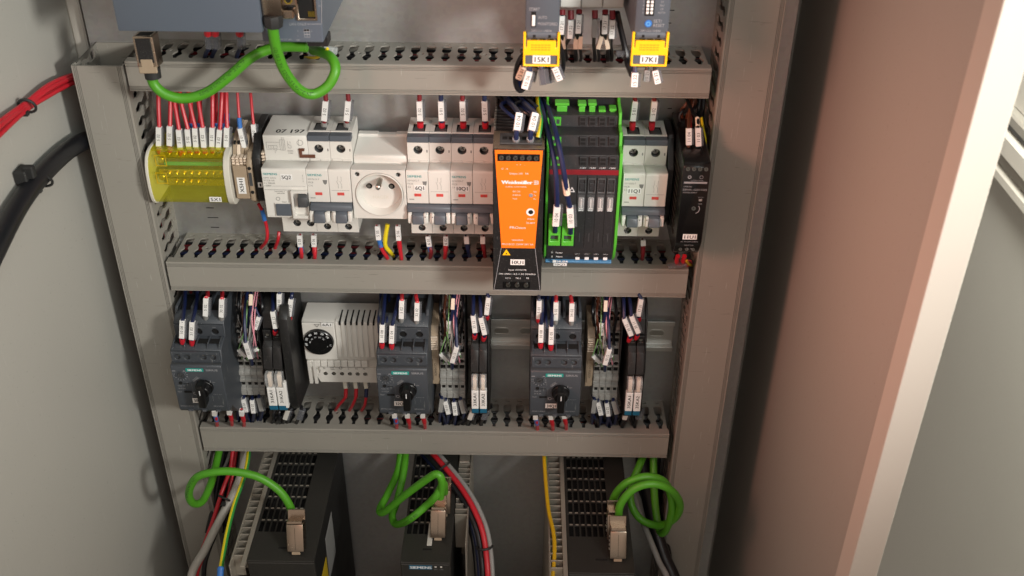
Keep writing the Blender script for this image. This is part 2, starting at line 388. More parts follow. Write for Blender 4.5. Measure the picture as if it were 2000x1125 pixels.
# printed tick marks on the plate are slots cut for earth clips
for (x, y, w_) in [(410,406,16),(416,425,22),(420,444,17),(1312,20,10),(1306,45,10),(1302,70,8),(1308,212,8)]:
    p = at(x, y, .1); struct(MB().box(p[0]-w_*.22, p[0]+w_*.22, p[1]-.35, p[1]+.35, -.3, .15), 'plate_slit', 'void')
# ---------------------------------------------------------------- open door beyond the right side
t = T('neighbouring_cabinet', 'pale grey neighbouring cabinet with horizontal rails seen past the right edge', 'cabinet', (1000, -1600, 0))
BX('lower_panel', 'paint', t, 1000, 1010, -1600, -402, -1400, 1500, .5)
BX('panel_trim', 'paint', t, 996, 1010, -400, -384, -1400, 1500, 1)
BX('bright_rail', 'paintlight', t, 984, 1010, -383, -366, -1400, 1500, 3)
BX('grey_rail', 'duct', t, 990, 1010, -365, -345, -1400, 1500, 2)
BX('bright_rail', 'paintlight', t, 980, 1010, -344, -312, -1400, 1500, 4)
BX('dark_seal', 'darkgrey', t, 990, 1010, -311, -303, -1400, 1500, 1)
BX('grey_rail', 'duct', t, 984, 1010, -302, -285, -1400, 1500, 3)
BX('upper_panel', 'paintlight', t, 998, 1010, -284, 500, -1400, 1500, .5)
# ================================================================ DUCTS
NOTCH = [(9,1.8),(9.6,3.2),(11,3.8),(19.8,3.8),(22.4,2.9),(24.4,1.7),(27,1.7),(28.8,2.8),(31.5,3.7),(34.5,3.6),(37.2,2.4),(39,1.6),(47,1.6)]
def duct_wall(mb, s0, s1, fixed0, fixed1, axis, pitch=12.5, hole=True, mir=False):
    """slotted wall along s, from fixed0 to fixed1 thick; axis 'h' (s=x, thickness z) or 'v' (s=z, thickness x)"""
    n = int(round((s1-s0)/(pitch*4))+.001); sup = (s1-s0)/n; p = sup/4
    for i in range(n):
        b = s0+i*sup; out = [(b, 0), (b+sup, 0), (b+sup, 47)]
        for j in (3,2,1,0):
            c = b+(j+.5)*p
            out += [(c+h, d) for d, h in reversed(NOTCH)]+[(c-h, d) for d, h in NOTCH]
        out += [(b, 47)]
        holes = []
        for j in range(4):
            c = b+(j+.5)*p; holes.append([(c+2.6*math.cos(q), 4.4+1.1*math.sin(q)) for q in [2*math.pi*k/10 for k in range(10)]])
        if hole: holes.append(circle(b+2*p, 26, 1.7, 10))
        def sk(a_, b_): return abs(a_[0]-b_[0]) < 1e-6 and abs(a_[0]-b) < 1e-6 or abs(a_[0]-b_[0]) < 1e-6 and abs(a_[0]-b-sup) < 1e-6
        if axis == 'h': mb.plate(out, holes, fixed0, fixed1, 'z', sk)
        else: mb.plate([(q[0], q[1]) for q in out], [[(q[0], q[1]) for q in h_] for h_ in holes], fixed0, fixed1, 'x', sk)
def cap_profile(h):
    """cross-section of the cover, u from 0 (top lip) to -h"""
    P = [(0,44.5),(0,52.2),(-.5,53)]
    def groove(u): return [(-u,53),(-u-.15,52.1),(-u-.5,52.1),(-u-.65,53)]
    for u in (1.6,2.8,4.0): P += groove(u)
    for u in (h-4.6,h-3.4,h-2.2): P += groove(u)
    P += [(-h+.5,53),(-h,52.2),(-h,44.5),(-h+1.1,44.5),(-h+1.1,51.2),(-1.1,51.2),(-1.1,44.5)]
    return P
def hduct(x0, x1, zt, zb, label):
    t = T('cable_duct', label, 'cable duct', ((x0+x1)/2, zb, 0), 'horizontal cable ducts across the plate')
    h = zt-zb
    m = MB(); duct_wall(m, x0+4, x1-1, zt-2.6, zt-1.2, 'h'); m.build('slotted_wall', 'duct', t, .22)
    m = MB(); duct_wall(m, x0+4, x1-1, zb+1.2, zb+2.6, 'h'); m.build('slotted_wall', 'duct', t, .22)
    BX('base', 'duct', t, x0+4, x1-1, zb+2.6, zt-2.6, .3, 1.8, 0)
    MB().prism([(zt+u, d) for u, d in cap_profile(h)], x0, x1, 'x').build('cover', 'duct', t, 0, ang=20)
    return t
def vduct(x0, x1, z0, z1, label, fl=53):
    t = T('cable_duct', label, 'cable duct', ((x0+x1)/2, z0, 0), 'vertical cable ducts at the sides of the plate')
    w = x1-x0
    m = MB(); duct_wall(m, z0, z1, x1-2.6, x1-1.2, 'v'); m.build('slotted_wall', 'duct', t, .22)
    m = MB(); duct_wall(m, z0, z1, x0+1.2, x0+2.6, 'v'); m.build('slotted_wall', 'duct', t, .22)
    BX('base', 'duct', t, x0+2.6, x1-2.6, z0, z1, .3, 1.8, 0)
    pr = [(x1+u, d) for u, d in cap_profile(w)]
    MB().prism(pr, z0, z1, 'z').build('cover', 'duct', t, 0, ang=20)
    return t
hduct(0, 456.5, 0, -25.2, 'uppermost grey horizontal duct, crossed by the loose green network cable')
hduct(.3, 457, -184.3, -214.2, 'grey horizontal duct between the breaker row and the motor starter row')
hduct(.3, 457.4, -374, -404.6, 'grey horizontal duct under the motor starters and above the drives')
hduct(.3, 457.4, -641, -671, 'lowest grey horizontal duct showing only its dark top edge beneath the drives')
vduct(-43, -2.2, -880, -4.4, 'left vertical grey duct with open upper end beside the red wire bundle')
vduct(463, 506.3, -880, 320, 'right vertical grey duct between the black power supply and the brownish side wall')
# wires lying inside the ducts
def bundle(label, pts_fn, n, cols, x0, x1, zc, dz, dr, seedv):  # reds toned darker and extra blacks packed in as shade inside the duct
    random.seed(seedv); 
    for ci, cname in enumerate(cols):
        m = MB()
        for k in range(n[ci]):
            z0 = zc+random.uniform(-dz, dz); d0 = random.uniform(*dr[ci]); P = []
            for j in range(9):
                x = x0-5+(x1-x0+9)*j/8; P.append((x, z0+random.uniform(-2,2), d0+random.uniform(-2.5,2.5)))
            m.tube(crom(P, 4), random.choice((1.3,1.5)), 6, False)
        o = m.build('duct_wires', cname); o['kind'] = 'stuff'; setp(o, label % {'red':'red','darkred':'shade-darkened red','blackwire':'black','bluewire':'dark blue'}.get(cname, cname), 'wires')
bundle('mass of %s wires lying inside the uppermost duct', None, (10,26,3), ('darkred','blackwire','bluewire'), 8, 450, -13, 5, ((8,19),(4,42),(22,42)), 3)
bundle('mass of %s wires lying inside the second duct', None, (10,26,3), ('darkred','blackwire','bluewire'), 8, 450, -199, 6, ((8,20),(4,42),(10,42)), 4)
bundle('mass of %s wires lying inside the third duct', None, (3,46,4), ('darkred','blackwire','bluewire'), 8, 450, -391, 9, ((10,24),(4,42),(10,42)), 5)
def vbundle(label, x, z0, z1, cols, n, seedv):
    random.seed(seedv)
    for ci, cname in enumerate(cols):
        m = MB()
        for k in range(n[ci]):
            xx = x+random.uniform(-10,10); dd = random.uniform(10,40); P = [(xx+random.uniform(-3,3), z0+(z1-z0)*j/12, dd+random.uniform(-4,4)) for j in range(13)]
            m.tube(crom(P, 4), 1.5, 6, False)
        o = m.build('duct_wires', cname); o['kind'] = 'stuff'; setp(o, label % {'red':'red','blackwire':'black','bluewire':'dark blue'}[cname], 'wires')
vbundle('mass of %s wires running down inside the left vertical duct', -20, -860, -40, ('red','blackwire'), (9,6), 6)
vbundle('mass of %s wires running down inside the right vertical duct', 484, -860, 300, ('blackwire','bluewire'), (8,5), 8)
# ================================================================ DIN RAILS
def rail(zc, x0, x1, label):
    t = T('din_rail', label, 'mounting rail', ((x0+x1)/2, zc-17.5, 0), 'steel rails carrying the devices')
    P = [(zc+17.5,7.5),(zc+17.5,6.5),(zc+13.5,6.5),(zc+13.5,.4),(zc-13.5,.4),(zc-13.5,6.5),(zc-17.5,6.5),(zc-17.5,7.5),(zc-12.5,7.5),(zc-12.5,1.4),(zc+12.5,1.4),(zc+12.5,7.5)]
    MB().prism(P, x0, x1, 'x').build('profile', 'zinc', t, .25)
    m = MB(); x = x0+14
    while x < x1-14: m.prism(rrect(x-7, x+7, zc-3.1, zc+3.1, 3.0), 1.3, 1.55, 'd'); x += 25
    m.build('slot', 'steel', t)
    m = MB(); x = x0+14
    while x < x1-14: m.plate(rrect(x-8, x+8, zc-4.1, zc+4.1, 4.0), [rrect(x-7, x+7, zc-3.1, zc+3.1, 3.0)], 1.3, 2.0, 'd'); x += 25
    m.build('slot_rim', 'zinc', t, 0)
rail(-107, 4, 455, 'zinc mounting rail behind the breakers, mostly covered by devices')
rail(-290, 4, 459, 'zinc mounting rail with oval slots, seen bare between starters in the third row')
rail(95, 4, 455, 'zinc mounting rail above the top duct, behind the safety relays')
# ================================================================ BREAKERS (second row)
ZM = -62
def well(parent, x, z, r, d0, d1, sm='screw', ang=.5):
    m = MB(); n = 18
    vs = [W(x+r*math.cos(2*math.pi*i/n), z+r*math.sin(2*math.pi*i/n), dd) for dd in (d0, d1) for i in range(n)]
    m.faces(vs, [tuple(range(n))]+[(i, (i+1) % n, n+(i+1) % n, n+i) for i in range(n)])
    w = m.build('terminal_well', 'darkgrey', parent, rec=False)
    if sm:
        s_ = screw(w, x+.2, z-.3, d0+2.2, r*.72, sm, ang); 
    return w
def terminal_plate(parent, x0, x1, z0, z1, d0, d1, holes, r, m='white', name='terminal_cover', ang=.5, sm='screw'):
    MB().plate(rect(x0, x1, z0, z1), [circle(hx, hz, r, 18) for hx, hz in holes], d0, d1).build(name, m, parent, .12)
    for i, (hx, hz) in enumerate(holes): well(parent, hx, hz, r-.05, d0+.3, d1-.5, sm, ang+i)
def pole(t, x0, w=18, first=True, txt=None, lab=None, sym=False):
    x1 = x0+w; a, b = x0+.12, x1-.12; c = (x0+x1)/2
    P = [(ZM,14),(ZM,44),(ZM-23,44.2),(ZM-22.6,52),(ZM-21.4,54),(ZM-20.8,69),(ZM-22.3,70.2),(ZM-51,70),(ZM-51.5,66),(ZM-66,66),(ZM-67,44),(ZM-91,44),(ZM-91,14)]
    MB().prism(P, a, b, 'x').build('pole_body', 'white', t, .35)
    # top with recessed wire entry
    MB().plate(rect(a, b, 15, 44.2), [rect(c-5.2, c+5.2, 27, 42.6)], ZM-.02, ZM+.9, 'z').build('top_plate', 'white', t, .1)
    m = MB(); m.box(c-5.1, c+5.1, ZM, ZM+.3, 27.2, 42.4); m.build('wire_entry', 'void', t)
    m = MB(); m.prism([(c-3.4,31.5),(c+3.4,31.5),(c+4.8,42.2),(c-4.8,42.2)], ZM+.3, ZM+1.3, 'z'); m.build('entry_funnel', 'darkgrey', t, .2)
    terminal_plate(t, a, b, ZM-22.9, ZM-4.6, 44.2, 51.6, [(c-.2, ZM-11.5)], 3.7)
    MB().box(a, b, ZM-4.7, ZM+.2, 44.2, 52.6).build('terminal_bar', 'bluegrey', t, .5)
    m = MB(); m.box(a+1.2, a+8.6, ZM-22.4, ZM-20.2, 51.6, 52.3); m.box(a+9.4, b-1, ZM-22.6, ZM-20.8, 51.6, 52.5); m.build('latch', 'white', t, .25)
    m = MB(); m.box(b-2.2, b-1.2, ZM-13.6, ZM-11.4, 51.6, 51.75); m.build('mark', 'inkgrey', t)
    terminal_plate(t, a, b, ZM-90.8, ZM-67, 44.2, 50.5, [(c+.2, ZM-85.4)], 3.1, ang=1.0)
    m = MB(); m.box(a, b, ZM-91.8, ZM-90.2, 18, 49.5); m.build('terminal_bar', 'bluegrey', t, .3)
    # switch
    MB().prism([(ZM-56.5,66),(ZM-56.5,71),(ZM-58.5,77.5),(ZM-66,79),(ZM-67,74),(ZM-66,66)], c-4.6, c+4.6, 'x').build('switch_lever', 'bluegrey', t, .5)
    m = MB()
    for s_ in (-1, 1):
        xx = c+s_*6.7; m.prism([(ZM-57,66),(ZM-57.2,72),(ZM-59,75.5),(ZM-66.5,76),(ZM-67.6,73),(ZM-67.6,66)], xx-1.7, xx+1.7, 'x')
    m.build('switch_cheek', 'white', t, .5)
    m = MB(); m.box(c-2.7, c+2.9, ZM-44.3, ZM-41.8, 70.1, 70.35); f = m.build('flag_window', 'inkred', t); 
    text(f, '0-I', (c, ZM-43, 70.4), 1.2, 'inkgrey')
    if txt:
        text(t, 'SIEMENS', (x0+1.2, ZM-26, 70.25), 2.0, 'inkteal', wid=11.5, align='l', bold=1)
        for k, s_ in enumerate(txt): text(t, s_, (x0+1.3, ZM-29.8-2.9*k, 70.25), 1.5, 'inkgrey', align='l')
        m = MB(); m.box(x0+2, x0+6, ZM-47.3, ZM-46.7, 70.1, 70.25); m.build('rating_line', 'inkgrey', t)
        m = MB(); m.prism([(x0+13.2,ZM-30.5),(x0+17,ZM-30.5),(x0+16.4,ZM-33.5),(x0+15.1,ZM-34.8),(x0+13.8,ZM-33.5)], 70.1, 70.25, 'd'); m.build('approval_mark', 'inkgrey', t)
    if sym:
        m = MB()
        for dx in (-1.4, 1.4):
            m.box(c+dx-.09, c+dx+.09, ZM-31.5, ZM-27, 70.1, 70.25); m.box(c+dx-.09, c+dx+.09, ZM-38, ZM-34.5, 70.1, 70.25)
            m.prism([(c+dx-1.3,ZM-31.2),(c+dx-1.1,ZM-31.2),(c+dx+.1,ZM-34.5),(c+dx-.1,ZM-34.5)], 70.1, 70.25, 'd')
        m.box(a+1.5, b-1.5, ZM-39.9, ZM-39.75, 70.1, 70.25)
        m.build('circuit_symbol', 'inkgrey', t)
def breaker(x0, label, tagtxt, model):
    t = T('circuit_breaker', label, 'circuit breaker', (x0+18, ZM-91, 8), 'white two pole circuit breakers')
    pole(t, x0, txt=model); pole(t, x0+18, sym=True)
    MB().prism([(ZM-51.8,66),(ZM-51.8,72.5),(ZM-52.8,74),(ZM-56.8,74.6),(ZM-57.6,73),(ZM-57.6,66)], x0+.3, x0+35.7, 'x').build('lever_bar', 'bluegrey', t, .4)
    m = MB()
    for dx in (14.9, 21.3): m.prism([(ZM-57,75),(ZM-57,77),(ZM-66,77.6),(ZM-67.5,75)], x0+dx-1.2, x0+dx+1.2, 'x')
    m.build('lever_link', 'white', t, .4)
    for dx in (15.0, 21.0):
        m = MB(); m.box(x0+dx-.5, x0+dx+.5, ZM-60.2, ZM-59.2, 77.3, 77.5); m.build('mark', 'inkgrey', t)
    if tagtxt: tag_label(t, tagtxt, x0+10.8 if len(tagtxt) == 3 else x0+9.4, ZM-36.4, 70.25, 9 if len(tagtxt) == 3 else 11.2, 5.4)
    return t
breaker(216.6, 'white two pole breaker labelled 6Q1 beside the round socket', '6Q1', ['5SY6502-7','MCB','C2'])
breaker(252.6, 'white two pole breaker labelled 10Q1 touching the orange power supply', '10Q1', ['5SY6504-7','MCB','C4'])
breaker(392.4, 'white two pole breaker labelled 11Q1 between green block and black supply', '11Q1', ['5SY6502-7','MCB','C2'])
# ---- residual current breaker 5Q2
t = T('residual_current_breaker', 'wide white breaker labelled 5Q2 with handwritten 07197 on top', 'circuit breaker', (135.6, ZM-91, 8), None)
x0 = 99.6; x1 = x0+36
P = [(ZM,12),(ZM,51),(ZM-1,52),(ZM-22.5,52),(ZM-21.4,54),(ZM-20.8,69),(ZM-22.3,70.2),(ZM-66,70),(ZM-66.6,68),(ZM-67,44),(ZM-75,44),(ZM-75,12)]
MB().prism(P, x0+.1, x1-.1, 'x').build('housing', 'white', t, .4)
MB().prism([(ZM-75.2,14),(ZM-75.2,44),(ZM-91,44),(ZM-91,14)], x0+7, x1-.1, 'x').build('housing_foot', 'white', t, .3)
terminal_plate(t, x0+7, x1-.1, ZM-90.8, ZM-67, 44.2, 50.5, [(x0+19.5, ZM-82.4), (x0+31, ZM-82.4)], 3.3)
text(t, '07 197', (x0+21, ZM+.05, 43.5), 6.6, 'ink', u=(1,0,-.0), v=(0,0,-1), wid=23, bold=1)
m = MB()
def ln(m, x0_, z0_, x1_, z1_, w_=.16, d=52.1):
    a_ = Vector((x1_-x0_, z1_-z0_)); n_ = Vector((-a_.y, a_.x)).normalized()*w_/2
    m.prism([(x0_+n_.x,z0_+n_.y),(x1_+n_.x,z1_+n_.y),(x1_-n_.x,z1_-n_.y),(x0_-n_.x,z0_-n_.y)], d, d+.12, 'd')
for q in [(2.5,-6,13,-6),(2.5,-12.5,13,-12.5),(2.5,-6,2.5,-12.5),(4,-9,4,-11.5),(4,-9,11,-9),(4,-11.5,11,-11.5),(6,-9,6,-11.5),(8,-9,8,-11.5),(11,-9,11,-11.5),
          (13.5,-3.8,13.5,-13),(15,-3.8,15,-13),(16.3,-3.8,16.3,-13),(17.5,-3.8,17.5,-13),(13.5,-3.8,17.5,-3.8),(13.5,-13,17.5,-13),(15.5,-1.5,15.5,-3.8),(16.8,-1.5,16.8,-3.8),
          (20,-5,20,-11),(20,-7,22,-9),(22,-5,22,-7),(20,-11,22.5,-11),(22.5,-8,22.5,-11),(9,-12.5,9,-16),(10.2,-12.5,10.2,-14),(29,-3,29,-9)]:
    ln(m, x0+q[0], ZM+q[1], x0+q[2], ZM+q[3])
m.build('wiring_diagram', 'inkgrey', t)
MB().plate(circle(x0+30, ZM-6.2, 2.5, 18), [circle(x0+30, ZM-6.2, 2.25, 18)], 52.1, 52.2).build('ring_mark', 'inkgrey', t)
text(t, '80/20A', (x0+21.5, ZM-13.6, 52.15), 1.1, 'inkgrey'); text(t, '2/20A', (x0+21.5, ZM-15.6, 52.15), 1.1, 'inkgrey')
m = MB(); m.prism([(x0+28.4,ZM-11),(x0+33.5,ZM-11),(x0+33,ZM-13.4),(x0+31,ZM-13.4),(x0+31,ZM-16.5),(x0+41.5,ZM-16.5),(x0+41.5,ZM-19.3),(x0+28.8,ZM-19.3)], 52.1, 53.3, 'd'); m.build('coding_clip', 'brown', t, .2)
text(t, 'SIEMENS', (x0+1.2, ZM-25.6, 70.3), 2.0, 'inkteal', wid=11.5, align='l', bold=1)
for k, s_ in enumerate(['5SM3 322-6','RCCB mA','I n 30mA','~230V']): text(t, s_, (x0+1.4, ZM-29-2.4*k, 70.3), 1.45 if k != 2 else 1.7, 'inkgrey', align='l')
tag_label(t, '5Q2', x0+20, ZM-28.2, 70.3, 9.6, 5.2)
m = MB(); ln(m, x0+1, ZM-36.5, x0+35, ZM-36.5, .12, 70.25); ln(m, x0+1, ZM-40, x0+35, ZM-40, .3, 70.2)
for dz in (26, 28.5, 31): ln(m, x0+33.4, ZM-dz, x0+33.4, ZM-dz-1.6, .2, 70.25)
m.build('printed_line', 'inkgrey', t)
text(t, 'Reset', (x0+16, ZM-51, 70.25), 1.2, 'inkgrey'); text(t, 'Test monthly  T', (x0+13, ZM-41.4, 70.25), .9, 'ink'); text(t, 'press yearly', (x0+14, ZM-43, 70.25), .9, 'ink')
MB().plate(circle(x0+11, ZM-48.3, 1.8, 8), [circle(x0+11, ZM-48.3, 1.4, 8)], 70.1, 70.25).build('cog_mark', 'inkgrey', t)
BX('test_button', 'bluegrey', t, x0+8.6, x0+21, ZM-63.5, ZM-52.6, 70, 72.2, .5)
MB().plate(rect(x0+7.8, x0+21.8, ZM-64.4, ZM-51.8), [rect(x0+8.5, x0+21.1, ZM-63.6, ZM-52.5)], 70.1, 71.2).build('button_frame', 'white', t, .2)
MB().plate(rect(x0+22.6, x0+36, ZM-65, ZM-39.5), [rrect(x0+24.5, x0+35.9, ZM-62.5, ZM-41.5, 1.6)], 70, 73.5).build('switch_frame', 'white', t, .4)
MB().prism([(ZM-41.8,70),(ZM-42,74),(ZM-44,77.5),(ZM-52,78),(ZM-53.2,74),(ZM-53,70)], x0+28.5, x0+36.2, 'x').build('switch_lever', 'darkgrey', t, .5)
pole(t, x0+36, txt=['5SY7616-7','MCB','C16']); pole(t, x0+54, sym=True)
MB().prism([(ZM-51.8,66),(ZM-51.8,72.5),(ZM-52.8,74),(ZM-56.8,74.6),(ZM-57.6,73),(ZM-57.6,66)], x0+37.5, x0+71.7, 'x').build('lever_bar', 'bluegrey', t, .4)
m = MB()
for dx in (50.9, 57.3): m.prism([(ZM-57,75),(ZM-57,77),(ZM-66,77.6),(ZM-67.5,75)], x0+dx-1.2, x0+dx+1.2, 'x')
m.build('lever_link', 'white', t, .4)
# ---- socket
t = T('power_socket', 'white round earthed socket outlet between the breakers 5Q2 and 6Q1', 'socket', (194, ZM-70, 8), None)
a, b = 171.9, 216.2; cx, cz = 194.3, -105.2
MB().prism([(-75,14),(-75,20),(-76.8,21),(-79.6,47),(-80.4,49.5),(-86.4,50.4),(-84.4,60),(-84.2,61),(ZM-66,60),(ZM-66,44),(ZM-72,43),(ZM-72,14)], a, b, 'x').build('housing', 'white', t, .4)
MB().plate(rect(a, b, ZM-66, ZM-21), [circle(cx, cz, 19.6, 48), circle(a+5.3, ZM-25, 1.9, 14), circle(b-5.8, ZM-25, 1.9, 14)], 61.2, 70).build('face_plate', 'white', t, .35)
for xx in (a+5.3, b-5.8): well(t, xx, ZM-25, 1.88, 63, 69.5, 'screw')
n = 56; m = MB()
ring = [(19.55,70.0),(19.3,70.9),(18.8,71.1),(18.3,70.4),(17.0,61.8),(0,61.8)]
rings = [[m.bm.verts.new(W(cx+r*math.cos(2*math.pi*i/n), cz+r*math.sin(2*math.pi*i/n), d)) for i in range(n)] for r, d in ring[:-1]]
for q in range(len(rings)-1):
    for i in range(n): m.bm.faces.new((rings[q][i], rings[q][(i+1) % n], rings[q+1][(i+1) % n], rings[q+1][i]))
m.build('socket_rim', 'white', t, rec=False)
MB().plate(circle(cx, cz, 17.2, 40), [circle(cx-9.2, cz+3.5, 2.6, 16), circle(cx+9.2, cz+3.5, 2.6, 16)], 61.3, 62.2).build('socket_floor', 'white', t, .2)
for s_ in (-1, 1):
    m = MB(); m.cyl(cx+s_*9.2, cz+3.5, 2.7, 60.9, 61.35, 16); m.build('contact_hole', 'void', t)
    m = MB(); m.cyl(cx+s_*9.2-.4, cz+3.3, 1.5, 61.3, 61.9, 12); m.build('contact', 'steel', t)
m = MB(); m.tube([W(cx, cz+9.5, 62), W(cx, cz+9.5, 74), W(cx, cz+9.5, 76.6), W(cx, cz+9.5, 77.4)], [2.4,2.4,1.9,.7], 18); m.build('earth_pin', 'steel', t)
text(t, 'HAGER', (cx, cz-6.5, 62.25), 3, 'offwhite', wid=13)
MB().box(a+.5, a+17, -76.5, -74.2, 14, 20.5).build('rear_tab', 'white', t, .3); MB().box(b-12, b-.5, -76.5, -74.2, 14, 20.5).build('rear_tab', 'white', t, .3)
m = MB()
for k in range(5): m.box(a+3+k*9, a+8+k*9, ZM-71.4, ZM-66, 43, 49)
m.build('terminal_foot', 'offwhite', t, .3)
m = MB()
for k in range(4): m.cyl(a+10+k*8.4, ZM-67.4, 2.0, 48.8, 49.3, 14)
m.build('terminal_hole', 'void', t)
tag_label(t, '5X3', b-3.5, ZM-68.4, 49.1, 8, 3.2)
# ================================================================ 5X1 busbar block with yellow cover
t = T('distribution_block', 'distribution block 5X1 under a curved transparent yellow cover', 'terminal block', (36, -125, 8), None)
def arch(r_out):
    return [(-78,14),(-77,46),(-78,52),(-81,57.5),(-86,61),(-93,63),(-102,63.6),(-111,63),(-117,61.4),(-121,58.5),(-123.4,54),(-124,48),(-124,14)]
for xx0, xx1 in ((2.6,5.2),(66.5,71.5)):
    MB().prism([(z*1.0+(.9 if z > -100 else -.9), d+.8) for z, d in arch(0)], xx0, xx1, 'x').build('end_cap', 'offwhite', t, .5)
outer = arch(0); m = MB(); 
inner = [(z+(-1.2 if z > -100 else 1.2), d-1.0 if 14 < d else d) for z, d in outer]
for i in range(len(outer)-1):
    o1, o2, i1, i2 = outer[i], outer[i+1], inner[i], inner[i+1]
    m.faces([W(5.2,*o1), W(66.5,*o1), W(66.5,*o2), W(5.2,*o2), W(5.2,*i1), W(66.5,*i1), W(66.5,*i2), W(5.2,*i2)], [(0,1,2,3)])
m.build('cover', 'yellowclear', t, rec=False)
m = MB(); 
for z, d in ((-75.8,48),): m.box(5.5,66,-78.4,-77,20,50)
m.build('cover_edge', 'yellowclear', t, .3)
BX('carrier', 'offwhite', t, 6, 66, -122, -80, 10, 20, .5)
for zz, dd in ((-85,42),(-99,50),(-113,38)):
    br = BX('busbar', 'gold', t, 9, 63, zz-3.6, zz+3.6, 20, dd, .6)
    xs = 14
    for k in range(8 if zz != -113 else 5):
        xx = 17+k*6.1; m = MB(); m.cyl(xx, zz, 2.0, dd, dd+2.2, 12); sc_ = m.build('clamp_screw', 'gold', br, .25)
m = MB(); m.box(13, 62, -93.5, -90.5, 44, 46); m.build('separator', 'teal', t, .3)
for (zz, dd) in ((-86,52),(-99.5,57)):
    m = MB(); m.plate(rect(8.5,17.5,zz-5,zz+5), [rect(9.1,16.9,zz-4.4,zz+4.4)], dd, dd+.4); m.build('window_frame', 'darkyellow', t)
    m = MB(); m.cyl(13, zz, 2.6, dd-3, dd, 14); m.build('large_screw', 'gold', t, .3)
tg = at(421, 389, 63); tag_label(t, '5X1', tg[0], tg[1], 63.2, 10, 4.6)
# ---- beige terminals X5H1
t = T('beige_terminal_group', 'beige terminal blocks with upright label X5H1 beside the yellow cover', 'terminal block', (76, -125, 8), None)
x = 72.2
for k in range(4):
    w_ = 3.3
    P = [(-66-k*.6,12),(-68,36),(-76,46),(-82,49),(-86,56),(-118,56),(-123,48),(-126,30),(-126,12)]
    MB().prism(P, x, x+w_-.25, 'x').build('terminal', 'tan' if k != 1 else 'beige', t, .4); 
    m = MB(); m.box(x+.6, x+w_-.9, -75, -72, 40.5, 44); m.build('wire_entry', 'void', t)
    x += w_
MB().prism([(-76,12),(-77,52),(-84,60),(-118,60),(-125,50),(-127,12)], 85.4, 89.6, 'x').build('end_clamp', 'tan', t, .5)
for zz in (-88, -110):
    m = MB(); m.cyl(87.5, zz, 1.5, 60, 60.4, 12); m.build('clamp_hole', 'void', t)
m = MB(); m.box(86.2, 88.8, -104, -92, 60, 60.6); m.build('clamp_slot', 'darkgrey', t, .1)
BX('carrier_plate', 'tan', t, 73.4, 84.6, -117, -87, 56, 59, .5)
l = BX('marker_label', 'paper', t, 75.6, 82.2, -112, -97, 59, 59.4, .08); text(l, 'X5H1', (78.9, -104.5, 59.5), 3.2, u=(0,1,0), v=(-1,0,0), wid=12.5, bold=1)
# ribs on the beige blocks
m = MB()
for k in range(4):
    for j in range(3): m.box(73+k*3.2, 75.2+k*3.2, -86+j*2.2, -84.8+j*2.2, 50, 57)
m.build('rib', 'beige', t, .2)
t = T('black_fuse_holder', 'narrow black module squeezed between beige terminals and breaker 5Q2', 'fuse holder', (94, -130, 8), None)
MB().prism([(-62,10),(-62,38),(-74,50),(-80,58),(-118,58),(-124,50),(-128,10)], 90.2, 96.5, 'x').build('housing', 'black', t, .4)
tag_label(t, '1', 94.3, -104, 58.1, 3.8, 4.6, tw=1.2)
MB().prism([(-72,10),(-76,44),(-92,52),(-95,10)], 96.7, 99.3, 'x').build('side_terminal', 'tan', t, .3)
m = MB()
for j in range(5): m.box(96.8, 99.3, -91+j*3, -89.4+j*3, 46, 53)
m.build('rib', 'beige', t, .2)
MB().prism([(-124,20),(-122,52),(-129,50),(-132,20)], 91, 96, 'x').build('foot', 'greywire', t, .4)
# ================================================================ orange power supply 10U1
t = T('power_supply', 'black power supply with tapered orange front labelled 10U1', 'power supply', (308, -170, 8), None)
xa, xb = 288.3, 327.4; D0 = 112
z_top = at(1010, 291, D0)[1]; z_bot = at(1010, 568, D0)[1]
MB().box(xa, xb, z_bot, z_top, 10, D0).build('housing', 'black', t, .7)
MB().box(xa, xb, z_top-.2, z_top+.8, 82, D0+.3).build('steel_edge', 'nickel', t, .2)

fin = None
for k in range(12):
    dd = 14+k*5.6
    if fin is None:
        fin = BX('cooling_fin', 'black', t, xa+.5, xa+22, z_top, z_top+1.8, dd, dd+1.4, .25)
    else:
        c_ = fin.copy(); COL.objects.link(c_); c_.parent = t; c_.location = (0, -(dd-14)*S, 0)
m = MB()
for k in range(12): m.box(xa-.2, xa+1.6, z_top-1, z_top+2.4, 14.2+k*5.6, 16.6+k*5.6)
m.build('fin_edge', 'steel', t, .2)
BX('connector_top', 'darkgrey', t, xa+5, xb-2, z_top+.8, z_top+2, 88, 106, .3)
m = MB()
for k in range(6): m.box(xa+7+k*5, xa+10.4+k*5, z_top+2, z_top+2.2, 95, 100)
m.build('connector_slot', 'void', t)
def zz(y): return at(1010, y, D0)[1]
def xx_(x, y): return at(x, y, D0)[0]
zo = zz(484); m = MB()
m.prism([(xa+1.4,z_top-.8),(xb-1.4,z_top-.8),(xb-5.6,zo),(xa+6.6,zo)], D0, D0+.7, 'd'); m.build('orange_panel', 'orange', t, .15)
m = MB(); ln(m, xa+6.6, zo, xa+.8, z_bot+1, .35, D0+.05); ln(m, xb-5.6, zo, xb-.8, z_bot+1, .35, D0+.05); ln(m, xa+1, z_bot+.8, xb-1, z_bot+.8, .3, D0+.05); m.build('edge_line', 'inkdim', t)
zc = zz(307); m = MB(); m.box(xa+3.5, xb-3.6, zc-3, zc+3, D0+.7, D0+.9); m.build('terminal_strip', 'glossblack', t)
for k in range(6): screw(t, xa+6.5+k*5.25, zc, D0+2.0, 1.75, 'screw', .3+k)
DD = D0+.85
